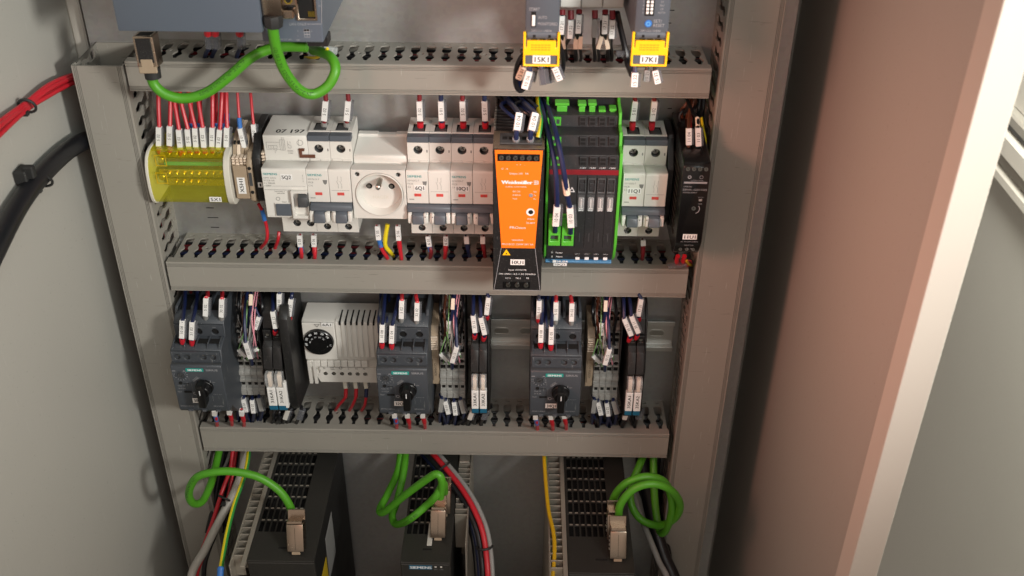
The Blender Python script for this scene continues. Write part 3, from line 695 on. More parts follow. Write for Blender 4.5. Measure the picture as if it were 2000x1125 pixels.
text(t, 'Output 24V   5A', (308.2, zz(338), DD), 1.5, 'inkwhite'); text(t, '13   14', (xa+9, zz(329), DD), 1.3, 'inkwhite'); text(t, '+   +    -', (xa+21, zz(321), DD), 1.3, 'inkwhite')
text(t, 'Weidmüller', (xa+18.2, zz(355), DD), 3.0, 'inkwhite', wid=23.5, bold=3)
m = MB(); 
for k in range(3): m.box(xa+31.4, xa+34.6, zz(355)-1.6+k*1.3, zz(355)-1.1+k*1.3, DD, DD+.1)
m.box(xa+34.2, xa+34.9, zz(355)-1.6, zz(355)+1.5, DD, DD+.1); m.build('logo', 'inkwhite', t)
text(t, 'Let\'s connect.', (xa+18, zz(363.5), DD), 1.2, 'inkwhite', wid=16)
for k, (l_, r_) in enumerate((('DC OK','On'),('I>90% In','7x'),('Fault','Rx'))):
    text(t, l_, (xa+15.5, zz(373+7*k), DD), 1.25, 'inkwhite', align='l'); text(t, r_, (xb-6.6, zz(373+7*k), DD), 1.25, 'inkwhite')
MB().cyl(at(1037,380,D0)[0], zz(380), 1.7, D0+.7, D0+1.4, 16).build('indicator_lamp', 'greywire', t, .3)
m = MB(); cxp, czp = at(1036,413,D0)[0], zz(413); m.plate(circle(cxp, czp, 3.3, 24), [circle(cxp+.3, czp, 2.0, 20)], D0+.7, D0+.9); m.build('dial_mark', 'inkwhite', t)
MB().cyl(cxp+.3, czp, 1.9, D0+.6, D0+.8, 18).build('adjust_hole', 'void', t)
text(t, 'Adjust', (xb-9.5, zz(426), DD), 1.5, 'inkwhite'); text(t, '22-28 V', (xb-9.5, zz(434), DD), 1.5, 'inkwhite')
text(t, 'PROeco', (xa+19.5, zz(443.5), DD), 2.2, 'inkwhite', wid=12.5)
text(t, '1469480000', (xa+19.5, zz(468), DD), 1.3, 'inkwhite'); text(t, 'PRO ECO 120W 24V 5A', (xa+19.7, zz(476), DD), 1.55, 'inkwhite', wid=25)
m = MB(); p_ = (at(989,493,D0)[0], zz(493)); m.plate([(p_[0]-3.2,p_[1]-2.6),(p_[0]+3.2,p_[1]-2.6),(p_[0],p_[1]+2.9)], [[(p_[0]-.9,p_[1]-1.9),(p_[0]+.9,p_[1]-1.9),(p_[0],p_[1]-.1)]], D0, D0+.15); m.build('warning_triangle', 'yellow', t)
tag_label(t, '10U1', 308, zz(512), D0, 11.5, 5.2)
text(t, 'Input: 1W+N+PE', (308, zz(527), D0+.1), 1.45, 'inkwhite'); text(t, '100-240V~ 2.5-1.3A 50/60Hz', (308, zz(535), D0+.1), 1.5, 'inkwhite', wid=29.5)
text(t, 'L(+)      N(-)      PE', (308, zz(543), D0+.1), 1.4, 'inkwhite', wid=19)
zc = zz(556); m = MB(); m.box(xa+8, xb-9, zc-3.4, zc+3, D0, D0+.4); m.build('terminal_strip', 'glossblack', t, .1)
for k in range(3): screw(t, 300.6+k*7.3, zc, D0+1.2, 1.9, 'screw', .5)
m = MB()
for k in range(3): m.box(299+k*7, 302.5+k*7, z_bot-1.3, z_bot, 100, 109)
m.build('bottom_clip', 'nickel', t, .3)
# ================================================================ electronic fuse block with green sides
t = T('electronic_fuse_block', 'black four channel fuse module with green edges and red stripe', 'fuse module', (358, -155, 8), None)
xa, xb = 329.8, 387.2; D0 = 100
zr = at(1140, 336, D0)[1]; zbt = at(1140, 522, D0)[1]
def zy(y, d=D0): return at(1140, y, d)[1]
steps = [(zr+4,D0),(zr+14,D0-1),(zr+15,86),(zr+24,85),(zr+25,71),(zr+34,70),(zr+35,50),(zr+41,44),(zr+41,10)]
MB().prism([(zbt,10),(zbt,88),(zbt+4,94),(zbt+18,D0)]+steps, xa+1.5, xb-2, 'x').build('housing', 'modulegrey', t, .4)
for (a_, b_) in ((xa-.6, xa+1.3), (xb-1.9, xb+.4)):
    MB().prism([(zbt-1,8),(zbt-1,86),(zbt+8,96),(zbt+25,101.5),(zr+6,101.5),(zr+16,100),(zr+17,88),(zr+27,86),(zr+28,73),(zr+37,71),(zr+38,52),(zr+44,45),(zr+44,8)], a_, b_, 'x').build('green_side', 'green', t, .3)
m = MB(); m.prism([(zr-2.1,D0-.5),(zr-2.1,D0+.9),(zr+2.1,D0+.9),(zr+2.1,D0-.5)], xa+1.5, xb-2, 'x'); m.build('red_stripe', 'darkred', t, .2)
m = MB(); m.prism([(zbt-1.8,60),(zbt-1.8,91.5),(zbt+1.3,94),(zbt+1.3,60)], xa+1, xb-2, 'x'); m.build('blue_strip', 'lightblue', t, .3)
chx = [357.4+k*7.55 for k in range(4)]
for (zc, dd) in ((zr+9.3, D0-.5), (zr+19.5, 85.5), (zr+29.5, 70.5)):
    for x in chx:
        f = BX('terminal_clamp', 'modulegrey', t, x-3, x+3, zc-3.8, zc+3.8, dd, dd+1.4, .5)
        m = MB(); m.box(x-1.9, x+1.9, zc+.6, zc+2.8, dd+1.4, dd+1.5); m.box(x-1.9, x+1.9, zc-2.6, zc-.6, dd+1.4, dd+1.5); m.build('clamp_opening', 'void', f)
    f = BX('green_terminal', 'green', t, xa+2.4, xa+10.6, zc-3.6, zc+3.6, dd, dd+2, .4)
    m = MB(); m.box(xa+4, xa+6, zc-1.6, zc+1.4, dd+2, dd+2.1); m.box(xa+7, xa+9.4, zc-1.8, zc+2, dd+2, dd+2.1); m.build('clamp_opening', 'darkgrey', f)
for x in chx:
    text(t, '+24V', (x, zr+3.7, D0+.25), 1.35, 'inkwhite', wid=5)
    MB().plate(rect(x-3.1,x+3.1,zy(374)-1.5,zy(347)), [rect(x-2.3,x+2.3,zy(371)-1.2,zy(350))], D0, D0+1.3).build('lever_frame', 'darkgrey', t, .25)
    BX('rocker', 'modulegrey', t, x-2.2, x+2.2, zy(370), zy(357), D0, D0+1.0, .4)
    lt = BX('lens', 'clear', t, x-2.2, x+2.2, zy(409), zy(384), D0+.1, D0+2.2, .5)
    BX('lamp_housing', 'darkgrey', t, x-2.8, x+2.8, zy(412), zy(380), D0-.2, D0+.2, .2)
    m = MB(); m.box(x-.5, x+.5, zy(405), zy(388), D0+.3, D0+1.2); m.box(x-1.6, x+1.6, zy(407.5), zy(406), D0+.3, D0+.9); m.build('light_guide', 'whitewire', t, .2)
    m = MB(); m.box(x-1.9, x+1.9, zy(411.5), zy(410.5), D0+.3, D0+.5); m.build('white_line', 'inkwhite', t)
    text(t, '2A', (x-.6, zy(492), D0-2.2), 2.1, 'inkwhite'); text(t, 'Class 2', (x-.6, zy(499), D0-2.9), 1.0, 'inkwhite'); text(t, '1', (x-.6, zy(486.5), D0-1.6), 1.0, 'inkwhite')
    m = MB(); m.box(x-2.1, x+1.3, zy(513), zy(508.5), D0-5.0, D0-4.4); m.build('maker_mark', 'inkwhite', t)
m = MB()
for k in range(5): xg = chx[0]-3.8+k*7.55; m.box(xg-.2, xg+.2, zbt+19, zr-3, D0-.05, D0+.12)
m.build('channel_gap', 'void', t)
m = MB()
for x in chx[:]: m.prism([(x-.25,zy(455)),(x+.25,zy(455)),(x+.25,zy(472)),(x-.25,zy(472))], D0, D0+.1, 'd')
m.build('channel_mark', 'darkgrey', t)
p = at(1117, 370, D0); m = MB(); m.plate([(p[0]-2.4,p[1]-2.2),(p[0]+2.4,p[1]-2.2),(p[0],p[1]+2.2)], [[(p[0]-1.5,p[1]-1.7),(p[0]+1.5,p[1]-1.7),(p[0],p[1]+1.1)]], D0, D0+.15); m.build('warning_triangle', 'inkwhite', t)
for k, s_ in enumerate(['12/24VDC  GND/0V','max. 40A']): text(t, s_, (at(1098,482+7*k,D0)[0], zy(482+7*k)+1.4, D0-.8-.4*k), 1.35, 'inkwhite')
for k, s_ in enumerate(['Power','Alarm']):
    q = at(1078, 493+8.5*k, D0-2); BX('status_lamp', 'greywire', t, q[0]-.8, q[0]+.8, q[1]-.8, q[1]+.8, D0-3.0, D0-1.8, .2); text(t, s_, (q[0]+3.2, q[1], D0-1.7-.8*k), 1.5, 'inkwhite', align='l')
q = at(1095, 511, D0-4); text(t, 'MURR', (q[0]+1.5, q[1]+.6, D0-3.2), 1.8, 'inkwhite', wid=9, bold=1)
m = MB(); m.box(q[0]-6.5, q[0]-3.6, q[1]-.6, q[1]+1.6, D0-4.0, D0-3.4); m.build('logo', 'inkwhite', t)
q = at(1094, 518.5, D0-5.5); tag_label(t, '10Q2', q[0], q[1]+.3, 93.2, 11, 2.9)
# large green front terminals
for k in range(2):
    x = at(1083+26*k, 450, 106)[0]; zt_, zb_ = at(1090,424,106)[1], at(1090,478,106)[1]
    g = MB().plate(rect(x-4.8, x+4.8, zb_, zt_), [rect(x-3, x+3, zb_+4.2, zb_+9.4)], 100.1, 108).build('front_terminal', 'green', t, .4)
    m = MB(); m.box(x-3.2, x+3.2, zb_+4, zb_+9.6, 99.9, 104); m.build('terminal_opening', 'darkgrey', g)
    m = MB(); m.prism([(x+3.4*math.cos(a_), zt_-5+3.6*math.sin(a_)) for a_ in [math.pi*j/10 for j in range(11)]]+[(x-3.4,zt_-7.5),(x+3.4,zt_-7.5)], 108, 109.2, 'd'); m.build('terminal_collar', 'green', g, .3)
# green clips at the top
for (px, w_, py0, py1) in ((1098,11,201,226),(1137,6.5,202,222),(1157,6.5,201,222),(1176,5.5,214,229),(1197,5.5,212,229)):
    g0 = at(px, py0, 62); g1 = at(px, py1, 62)
    m = MB(); m.prism([(g0[1],58),(g0[1]-2,64),(g1[1],64),(g1[1],60),(g0[1]-3.4,58)], g0[0]-w_/2*.72, g0[0]+w_/2*.72, 'x'); m.box(g0[0]-w_/2, g0[0]+w_/2, g0[1]-1.6, g0[1]+.6, 56, 64)
    m.build('release_lever', 'green', t, .3)
for x in chx: 
    m = MB(); m.box(x-2.6, x+2.6, zr+33, zr+38, 36, 43); m.build('lever_tower', 'modulegrey', t, .4)
BX('lever_tower', 'modulegrey', t, xa+6, xa+20, zr+33, zr+38, 34, 42, .4)
# ================================================================ small black power supply 11U1
t = T('small_power_supply', 'slim black power supply labelled 11U1 beside the right duct', 'power supply', (444, -160, 8), None)
xa, xb, D0 = 435.6, 456.8, 96
def zy(y, d=D0): return at(1355, y, d)[1]
zt_ = zy(322); zb_ = zy(506)
MB().prism([(zb_,10),(zb_,86),(zb_+5,90),(zb_+16,D0),(zt_-2,D0),(zt_+1,92),(zt_+3,70),(zt_+6,50),(zt_+6,10)], xa, xb, 'x').build('housing', 'glossblack', t, .6)
for k in range(4): screw(t, xa+3.4+k*4.7, zy(330), D0+.6, 1.6, 'screw', .4+k*.5)
m = MB()
for x_ in (xa+5.4,): m.plate(circle(x_, zy(346), 1.5, 16), [circle(x_, zy(346), .8, 12)], D0, D0+.15)
for x_ in (xa+14.6,): m.plate(circle(x_, zy(346), 1.5, 16), [circle(x_, zy(346), 1.2, 12)], D0, D0+.15)
m.build('printed_ring', 'inkdim', t)
m = MB(); m.box(xa+1.4, xb-1.6, zy(358.5), zy(355), D0, D0+.15); m.build('grey_bar', 'inkdim', t)
text(t, 'OUTPUT 5V 3A', (xa+11.5, zy(352.5), D0+.1), 1.0, 'inkdim'); text(t, 'OMRON', (xa+1.6, zy(364.5), D0+.1), 1.2, 'inkdim', align='l'); text(t, 'S8VK-G01505', (xa+10.6, zy(370.5), D0+.1), 1.6, 'inkdim', wid=19); text(t, 'POWER SUPPLY', (xa+1.6, zy(376), D0+.1), 1.1, 'inkdim', align='l')
text(t, 'DC ON', (xa+16, zy(385.5), D0+.1), .9, 'inkdim'); text(t, 'V.ADJ', (xa+16, zy(398), D0+.1), .9, 'inkdim')
BX('status_lamp', 'greywire', t, xa+14.6, xa+17.2, zy(392.5), zy(388.5), D0, D0+.4, .1)
screw(t, xa+11.4, zy(407), D0+.4, 1.7, 'screw', .2); 
m = MB(); c_ = (xa+12.2, zy(407)-.6); arc = [(c_[0]+3.6*math.cos(a_), c_[1]+3.6*math.sin(a_)) for a_ in [math.radians(-75+15*j) for j in range(9)]]; arc += [(c_[0]+4.2*math.cos(a_), c_[1]+4.2*math.sin(a_)) for a_ in [math.radians(45-15*j) for j in range(9)]]; m.prism(arc, D0, D0+.12, 'd'); m.build('dial_arc', 'inkdim', t)
tag_label(t, '11U1', xa+11, zy(462.5), D0, 11.4, 4.9)
for k, s_ in enumerate(['AC 100-240V 50/60Hz','INPUT 0.4A','L   N   PE']): text(t, s_, (xa+11, zy(472+7*k), D0+.1-k*.0), 1.05, 'inkdim')
for k in range(3): screw(t, xa+5+k*5.2, zb_+7.5, 93.6, 1.3, 'steel', .4)
m = MB(); 
for k in range(9): m.box(xa-.3, xa, zb_+14+k*7, zb_+17+k*7, 24, 80)
m.build('vent_slot', 'void', t)
t = T('black_module', 'black low module in shadow between breaker 11Q1 and supply 11U1', 'module', (432, -150, 8), None)
MB().prism([(-150,10),(-150,36),(-128,56),(-86,56),(-72,44),(-62,40),(-62,10)], 429.4, 434.8, 'x').build('housing', 'black', t, .5)
m = MB()
for k in range(5): m.box(429.8, 434, -68+k*.9, -67.6+k*.9, 40+k*.1, 41)
m.build('rib', 'darkgrey', t)
# ================================================================ motor starters (third row)
def starter(xa, label, tagtxt):
    t = T('motor_starter', label, 'motor starter', (xa+22.5, -345, 8), 'dark motor protection switches in the third row')
    xb = xa+45; c = xa+22.5
    P = [(-231,10),(-231,60),(-237,70),(-249,71),(-249.5,76),(-252.5,89),(-263.5,90.5),(-264.3,96),(-266,97),(-314,96),(-318,94),(-319,84),(-338,70),(-345,60),(-345,10)]
    MB().prism(P, xa, xb, 'x').build('housing', 'starter', t, .6)
    # arched upper terminals
    m = MB()
    for k in range(4):
        x = xa+1+k*14.1; m.prism([(-228+0,30),(-227,58),(-231.5,62),(-231.5,30)], x-1, x+1.6, 'x')
    m.build('barrier', 'starter', t, .4)
    m = MB()
    for k in range(3): m.box(xa+3.6+k*14, xa+13+k*14, -231.2, -230.7, 34, 58)
    m.build('terminal_opening', 'void', t)
    # side vents
    m = MB()
    for k in range(5): m.box(xb-.1, xb+.15, -300+k*11, -296+k*11, 40, 44); 
    m.build('vent_slot', 'void', t)
    # row of large holes behind the auxiliary block
    f = MB().plate(rect(xa+1.2, xb-.6, -248.8, -237.2), [circle(xa+k, -244.0, 3.3, 16) for k in (7.5, 22.5, 37)], 70.2, 73.2).build('upper_face', 'starter', t, .3)
    m = MB()
    for k in (7.5, 22.5, 37): m.cyl(xa+k, -244, 3.3, 69.9, 71.4, 16)
    m.build('terminal_hole', 'void', t)
    for k, s_ in ((7.5,'5A1'),(22.5,'5A2'),(37,'5A3')): text(t, s_, (xa+k, -239, 73.3), 1.2, 'inkdim')
    # auxiliary switch block
    m = MB(); 
    for k in range(4): m.box(xa+3+k*10.2, xa+11.4+k*10.2, -249.8, -249.2, 76.5, 83)
    a_ = m.build('entry_slot', 'void', t)
    m = MB()
    for k in range(5): m.prism([(-247.5,74),(-249.3,85),(-252.6,88.6),(-252.6,74)], xa+1.4+k*10.2, xa+2.4+k*10.2, 'x')
    m.build('rib', 'starter', t, .2)
    ph = [xa+6.5, xa+15, xa+29.5, xa+38]
    MB().plate(rect(xa+1, xb-1, -263.2, -252.8), [circle(h, -258, 2.75, 18) for h in ph], 89.5, 92.5).build('auxiliary_block', 'starter', t, .3)
    for i, h in enumerate(ph): well(t, h, -258, 2.7, 87.6, 92.3, 'screw' if i > 1 else 'darkgrey', i*.7+.3)
    for i, h in enumerate(ph): text(t, ('13','21','14','22')[i], (h+3.9 if i < 2 else h+3.6, -254.2, 92.6), .9, 'inkdim')
    m = MB(); m.box(xa+.4, xb-.4, -265.2, -263.8, 90, 95); m.build('gap', 'darkgrey', t)
    F = 97.1
    # brand strip
    s_ = BX('brand_strip', 'teal', t, xa+13.5, xa+29, -270.2, -266.8, 96.4, 97.4, .05); text(s_, 'SIEMENS', (xa+21.2, -268.5, 97.5), 2.0, 'inkwhite', wid=12.4, bold=2)
    text(t, 'SIRIUS', (xa+36.3, -268.6, 97.15), 2.1, 'inkdim', wid=10.5, bold=1)
    # current dial
    dx, dz = xa+8.2, -274.5
    MB().plate(circle(dx, dz, 4.2, 22), [circle(dx, dz, 3.1, 22)], F-.3, F+.5).build('dial_ring', 'starter', t, .2)
    screw(t, dx, dz, F+.8, 2.7, 'darkgrey', .5, cross=True)
    m = MB()
    for k in range(9):
        q = math.radians(-150+k*26); r1, r2 = 4.7, 6.2
        ln(m, dx+r1*math.cos(q), dz+r1*math.sin(q), dx+r2*math.cos(q), dz+r2*math.sin(q), .3, F)
    m.box(xa+1, xa+4, -270.2, -269.6, F, F+.1); m.box(xa+11, xa+13, -270.2, -269.6, F, F+.1); m.build('dial_scale', 'inkdim', t)
    text(t, '0.35', (xa+1.8, -273.4, F), 1.0, 'inkdim'); text(t, '0.5', (xa+1.9, -275.6, F), 1.0, 'inkdim')
    text(t, 'A', (xa+13.8, -276, F), 1.0, 'inkdim')
    m = MB(); m.cyl(xa+6.6, -283.4, 1.7, F-.1, F+.15, 12); m.box(xa+9, xa+14, -284.2, -283.6, F, F+.12); m.build('small_hole', 'void', t)
    text(t, 'Class 10', (xa+6.6, -286.6, F), 1.3, 'inkdim'); text(t, 'I= 9.2A', (xa+7, -289.6, F), 1.5, 'inkdim'); text(t, 'TEST', (xa+4, -293.4, F), 1.3, 'inkdim')
    m = MB(); m.box(xa+8.4, xa+15, -294.4, -292.4, F-.1, F+.12); m.build('test_slot', 'void', t)
    m = MB(); m.plate(circle(xa+17.8, -295, 1.6, 16), [circle(xa+17.8, -295, 1.1, 16)], F, F+.15); ln(m, xa+33.4, -280, xa+33.4, -284.4, .5, F); ln(m, xa+19, -281.5, xa+24, -277, .25, F); ln(m, xa+18, -281.5, xa+23, -277, .25, F)
    ln(m, xa+14.5, -297.5, xa+14.5, -303.6, .12, F); ln(m, xa+33, -297.5, xa+33, -303.6, .12, F); m.build('printed_mark', 'inkdim', t)
    text(t, 'TRIPPED', (xa+20.2, -278.2, F+.05), 1.2, 'inkdim', u=(.74,.67,0), v=(-.67,.74,0)); text(t, 'ON', (xa+36, -282.3, F), 1.2, 'inkdim'); text(t, 'OFF', (xa+21.2, -295, F), 1.1, 'inkdim')
    m = MB(); 
    for k in range(5): ln(m, xa+34+k*1.6, -296.3, xa+35+k*1.6, -295.5, .18, F)
    m.build('circuit_symbol', 'inkdim', t)
    # rotary handle
    kx, kz = xa+27.2, -287.5
    k1 = MB(); k1.cyl(kx, kz, 8.2, F-.4, F+2.4, 40, 7.8); hb = k1.build('knob_base', 'knob', t, .3)
    m = MB(); m.cyl(kx, kz, 7.0, F+2, F+9, 32, 6.0); m.build('knob_hub', 'knob', hb, .6)
    m = MB(); m.prism([(kx-2.9,kz+10.6),(kx+2.7,kz+10.6),(kx+3.5,kz+4),(kx+3.2,kz-13.6),(kx-3.2,kz-13.6),(kx-3.5,kz+4)], F+2, F+14, 'd'); m.build('knob_grip', 'knob', hb, 1.2, 2)
    m = MB(); m.box(kx-.35, kx+.35, kz+1.5, kz+6.5, F+13.9, F+14.15); m.build('knob_line', 'inkwhite', hb)
    tag_label(t, tagtxt, xa+19.3, -303.4, F-.2, 10.4, 5.2)
    text(t, '3RV2011-0FA15', (xa+8, -310.2, F-.4), 1.1, 'inkdim', wid=12); text(t, '3RV2901', (xa+36.5, -309.9, F-.4), 1.1, 'inkdim', wid=9)
    for k in range(3): 
        m = MB(); m.box(xa+8+k*12.5, xa+12.6+k*12.5, -316.6, -314.2, 94.5, 96.8); m.build('marker_slot', 'starter', t, .3); text(t, ('2T1','4T2','6T3')[k], (xa+10.3+k*12.5, -315.4, 97.2), 1.2, 'inkdim')
    return t
starter(2.6, 'dark grey motor starter at the left end of the third row', '30Q1')
starter(184.5, 'dark grey motor starter labelled 32Q1 right of the thermostat', '32Q1')
starter(320.6, 'dark grey motor starter labelled 34Q1 right of the bare rail', '34Q1')
# ================================================================ thermostat 6A1
t = T('thermostat', 'white thermostat labelled 6A1 with round black dial and vent slots', 'thermostat', (144, -325, 8), None)
xa, xb, F = 109.4, 180.4, 41
def zy(y, d=F): return at(650, y, d)[1]
ribs = [rect(xa+33+k*5.1, xa+35.4+k*5.1, 30, 38.5) for k in range(7)]
zt_, zb_ = -253.6, -325
MB().prism([(zt_,10),(zt_,36),(zt_-1.2,40),(zt_-44,41),(zt_-45,39),(zb_+6,39),(zb_,36),(zb_,10)], xa, xb, 'x').build('housing', 'white', t, .6)
m = MB(); m.prism([(zt_-1.4,39),(zt_-1.4,42.6),(zt_-42.6,43.4),(zt_-42.6,39)], xa+.5, xa+30.5, 'x'); m.build('dial_panel', 'white', t, .5)
dx, dz = at(623, 666, 43)[0], at(623, 666, 43)[1]
dial = MB().cyl(dx, dz, 14.2, 43, 46.5, 56, 13.6).build('dial', 'glossblack', t, .4)
m = MB(); m.cyl(dx, dz, 9, 46.4, 47.6, 40, 8.6); m.build('dial_centre', 'glossblack', dial, .3)
for i, s_ in enumerate(['60','50','40','30','20','10']):
    q = math.radians(188-i*30); text(dial, s_, (dx+11.4*math.cos(q), dz+11.4*math.sin(q), 46.6), 2.2, 'inkwhite', u=(math.sin(q),-math.cos(q),0), v=(math.cos(q),math.sin(q),0), bold=1)
for i, s_ in enumerate(['80','60','77','59','42']):
    q = math.radians(165-i*30); text(dial, s_, (dx+7.6*math.cos(q), dz+7.6*math.sin(q), 47.7), 1.5, 'inkwhite', u=(math.sin(q),-math.cos(q),0), v=(math.cos(q),math.sin(q),0))
text(dial, 'C', (dx+11.2, dz-2.2, 46.6), 2, 'inkwhite'); text(dial, 'F', (dx+8.4, dz-3.8, 46.6), 1.5, 'inkwhite')
m = MB(); p_ = at(619, 636, 43.5); m.plate([(p_[0]-2.6,p_[1]+1.6),(p_[0]+2.6,p_[1]+1.6),(p_[0],p_[1]-2)], [[(p_[0]-2,p_[1]+1.25),(p_[0]+2,p_[1]+1.25),(p_[0],p_[1]-1.4)]], 43.3, 43.5); m.build('pointer_mark', 'inkgrey', t)
p_ = at(638, 634, 43.5); tag_label(t, '6A1', p_[0], p_[1], 43.5, 10, 4.4)
rx = [xa+33+k*5.2 for k in range(8)]
m = MB()
for x in rx: m.prism([(zt_+.0,30),(zt_+.4,38),(zt_-.8,41.6),(zt_-40,41.9),(zt_-41,39),(zt_-2,39)], x-1.7, x+1.7, 'x')
m.build('rib', 'white', t, .25)
m = MB()
for x in rx[1:]: m.prism([(x-3.3,22),(x-2.0,22),(x-1.9,42.6),(x-3.3,42.6)], zt_-3, zt_+.25, 'z')
m.build('vent_slot', 'void', t)
m = MB()
for k in range(9): x = xa+4+k*6.4; m.prism([(zt_-45,38),(zt_-45.5,41.6),(zt_-52,42),(zt_-53,38)], x-2.9, x+2.9, 'x')
for x in (xa+1.2, xa+6.2): m.prism([(zt_-46,38),(zt_-46,42.4),(zb_-2,41),(zb_-2,36)], x-.2, x+3.0, 'x')
m.build('lower_rib', 'white', t, .25)
hx = [at(x, 729, F)[0] for x in (620.5,636,652,668,683.5,698.5,713.5)]; hz = at(660, 729, 40.5)[1]
mm = MB(); ed = [xa+12]+[(hx[i]+hx[i+1])/2 for i in range(6)]+[xb-.4]
for i, h in enumerate(hx): mm.plate(rect(ed[i], ed[i+1], zb_+.6, zt_-53.5), [circle(h, hz, 2.1, 14)], 38.6, 41.2)
mm.build('terminal_cover', 'white', t, 0)
for h in hx: well(t, h, hz, 2.05, 38.8, 41, 'steel')
for i, s_ in enumerate(['N','N','','','L','N','N']): 
    if s_: text(t, s_, (hx[i]-.8, hz+6.4, 41.3), 2.0, 'ink')
for i, s_ in enumerate(['60V','24V','','','','250V','115V']): 
    if s_: text(t, s_, (hx[i]-1.2, hz+10, 41.3), 1.5, 'ink')
text(t, '48V', (hx[0]-1.2, hz+13, 41.3), 1.5, 'ink'); text(t, '(4)2', (hx[5]-1, hz+13, 41.3), 1.4, 'ink'); text(t, '(1)', (hx[4]-2, hz+13, 41.3), 1.4, 'ink')
m = MB(); 
for k in range(3): ln(m, hx[2]-2.3+k*1.2, hz+6.2, hx[2]-1.8+k*1.2, hz+9, .25, 41.3)
ln(m, hx[2]-2.6, hz+5, hx[2]+1.4, hz+5, .25, 41.3)
m.plate(circle(hx[3]-.8, hz+7, 1.7, 6), [circle(hx[3]-.8, hz+7, 1.3, 6)], 41.2, 41.4); m.build('printed_symbol', 'ink', t)
# ================================================================ grey terminal groups
def terminals(xa, label, n=4, beige=True):
    t = T('terminal_block_group', label, 'terminal block', (xa+12, -345, 8), 'grey spring terminal groups in the third row')
    w = 5.9
    if beige:
        MB().prism([(-252,10),(-254,44),(-262,50),(-318,50),(-322,10)], xa-7.6, xa-.6, 'x').build('end_clamp', 'tan', t, .4)
        m = MB()
        for k in range(6): m.box(xa-7.2, xa-1, -276+k*2.6, -274.8+k*2.6, 50, 52.5)
        m.build('rib', 'beige', t, .2)
        l = BX('embossed_plate', 'tan', t, xa-6.4, xa-1.6, -313, -287, 50, 50.9, .3); text(l, 'OI MAEX', (xa-4, -300, 51), 2.2, 'ink', u=(0,-1,0), v=(1,0,0), wid=15)
    for k in range(n):
        x0, x1 = xa+k*w, xa+(k+1)*w-.25
        P = [(-236,10),(-238,20),(-243,26),(-259,27),(-261,35),(-277,36),(-279,40),(-288,41),(-289,45.5),(-303.6,46),(-305,52),(-309,52.5),(-310,49.5),(-313,49.5),(-314,52.5),(-317,52.5),(-318,49),(-323,49.5),(-324,53),(-332,53.5),(-333,46),(-346,38),(-346,10)]
        b = MB().prism(P, x0, x1, 'x').build('terminal', 'terminal', t, .25)
        c = (x0+x1)/2
        m = MB(); m.box(x0+.9, x1-.9, -286.5, -280.5, 40, 41.4); m.build('dark_slot', 'void', b); m = MB(); m.box(x0+1.6, x1-1.0, -322.4, -319, 48.8, 49.7); m.build('dark_slot', 'void', b)
        for (zz_, dd) in ((-293.9, 45.9), (-267.6, 35.9), (-249.8, 26.9)):
            f = MB().plate(rect(x0+.1, x1-.1, zz_-9.6, zz_+5.2), [circle(c, zz_+1.5, 2.5, 14), rect(c-2.2, c+2.2, zz_-7.4, zz_-2.4)], dd, dd+2.4).build('entry_frame', 'terminal', b, .2)
            m = MB(); m.box(c-2.6, c+2.6, zz_-7.8, zz_+4.4, dd-.2, dd+.5); m.build('entry', 'void', b)
    m = MB(); m.box(xa+n*w-.2, xa+n*w+.8, -345, -240, 10, 47); m.build('end_plate', 'darkgrey', t, .3)
    # lower labels carriers
    m = MB()
    for k in range(n): m.box(xa+k*w+.8, xa+(k+1)*w-1, -331, -326, 53.2, 53.9)
    m.build('marker_blank', 'terminal', t, .15)
    return t
terminals(46.5, 'grey terminal group between the left motor starter and relays 31KA1', beige=False)
terminals(236.5, 'grey terminal group between motor starter 32Q1 and relays 33KA1')
terminals(380.4, 'grey terminal group between motor starter 34Q1 and relays 35KA1')
# ================================================================ slim relays
def relays(xa, label, names, w=7.6):
    t = T('relay_pair', label, 'relay', (xa+w, -345, 8), 'pairs of slim interface relays')
    for k in range(2):
        x0, x1 = xa+k*w, xa+(k+1)*w-.5; c = (x0+x1)/2
        P = [(-226,10),(-228,40),(-238,52),(-262,58),(-266,66),(-286,72),(-288,68),(-300,68),(-336,70),(-340,66),(-346,50),(-346,10)]
        b = MB().prism(P, x0, x1, 'x').build('relay_socket', 'black', t, .35)
        MB().plate(rect(x0+.4, x1-.4, -262, -251), [circle(c, -256.5, 2.0, 14)], 56.8, 60.5).build('terminal_face', 'black', b, .4)
        m = MB(); m.cyl(c, -256.5, 1.5, 57, 59, 12); m.build('screw', 'steel', b)
        m = MB(); m.prism([(-290.5,68),(-290.5,74),(-295,77),(-302,76),(-306,74),(-306,68)], x0+.5, x1-.5, 'x'); m.build('ejector', 'clear', b, .5)
        m = MB(); m.box(c-1.6, c+1.6, -305.5, -291.5, 68, 73.5); m.build('relay_body', 'beige', b, .3)
        l = BX('marker_label', 'paper', b, x0+.3, x1-.3, -328, -306.5, 68, 73.8, .5)
        text(l, names[k], (c, -317, 73.9), 2.9, u=(0,1,0), v=(-1,0,0), wid=14.5, bold=1)
        BX('teal_foot', 'tealdark', b, x0+.3, x1-.3, -333.5, -328.3, 68, 73, .3)
    MB().prism([(-226,10),(-228,40),(-238,52),(-262,58),(-284,66),(-300,64),(-338,64),(-346,50),(-346,10)], xa+2*w-.2, xa+2*w+1.6, 'x').build('end_plate', 'black', t, .3)
    return t
relays(at(521,760,72)[0], 'pair of slim black relays with white strips marked 31KA1 and 31KA2', ('31KA1','31KA2'), 8.8)
relays(at(920,760,72)[0], 'pair of slim black relays with white strips marked 33KA1 and 33KA2', ('33KA1','33KA2'))
relays(at(1223,760,72)[0], 'pair of slim black relays with white strips marked 35KA1 and 35KA2', ('35KA1','35KA2'))
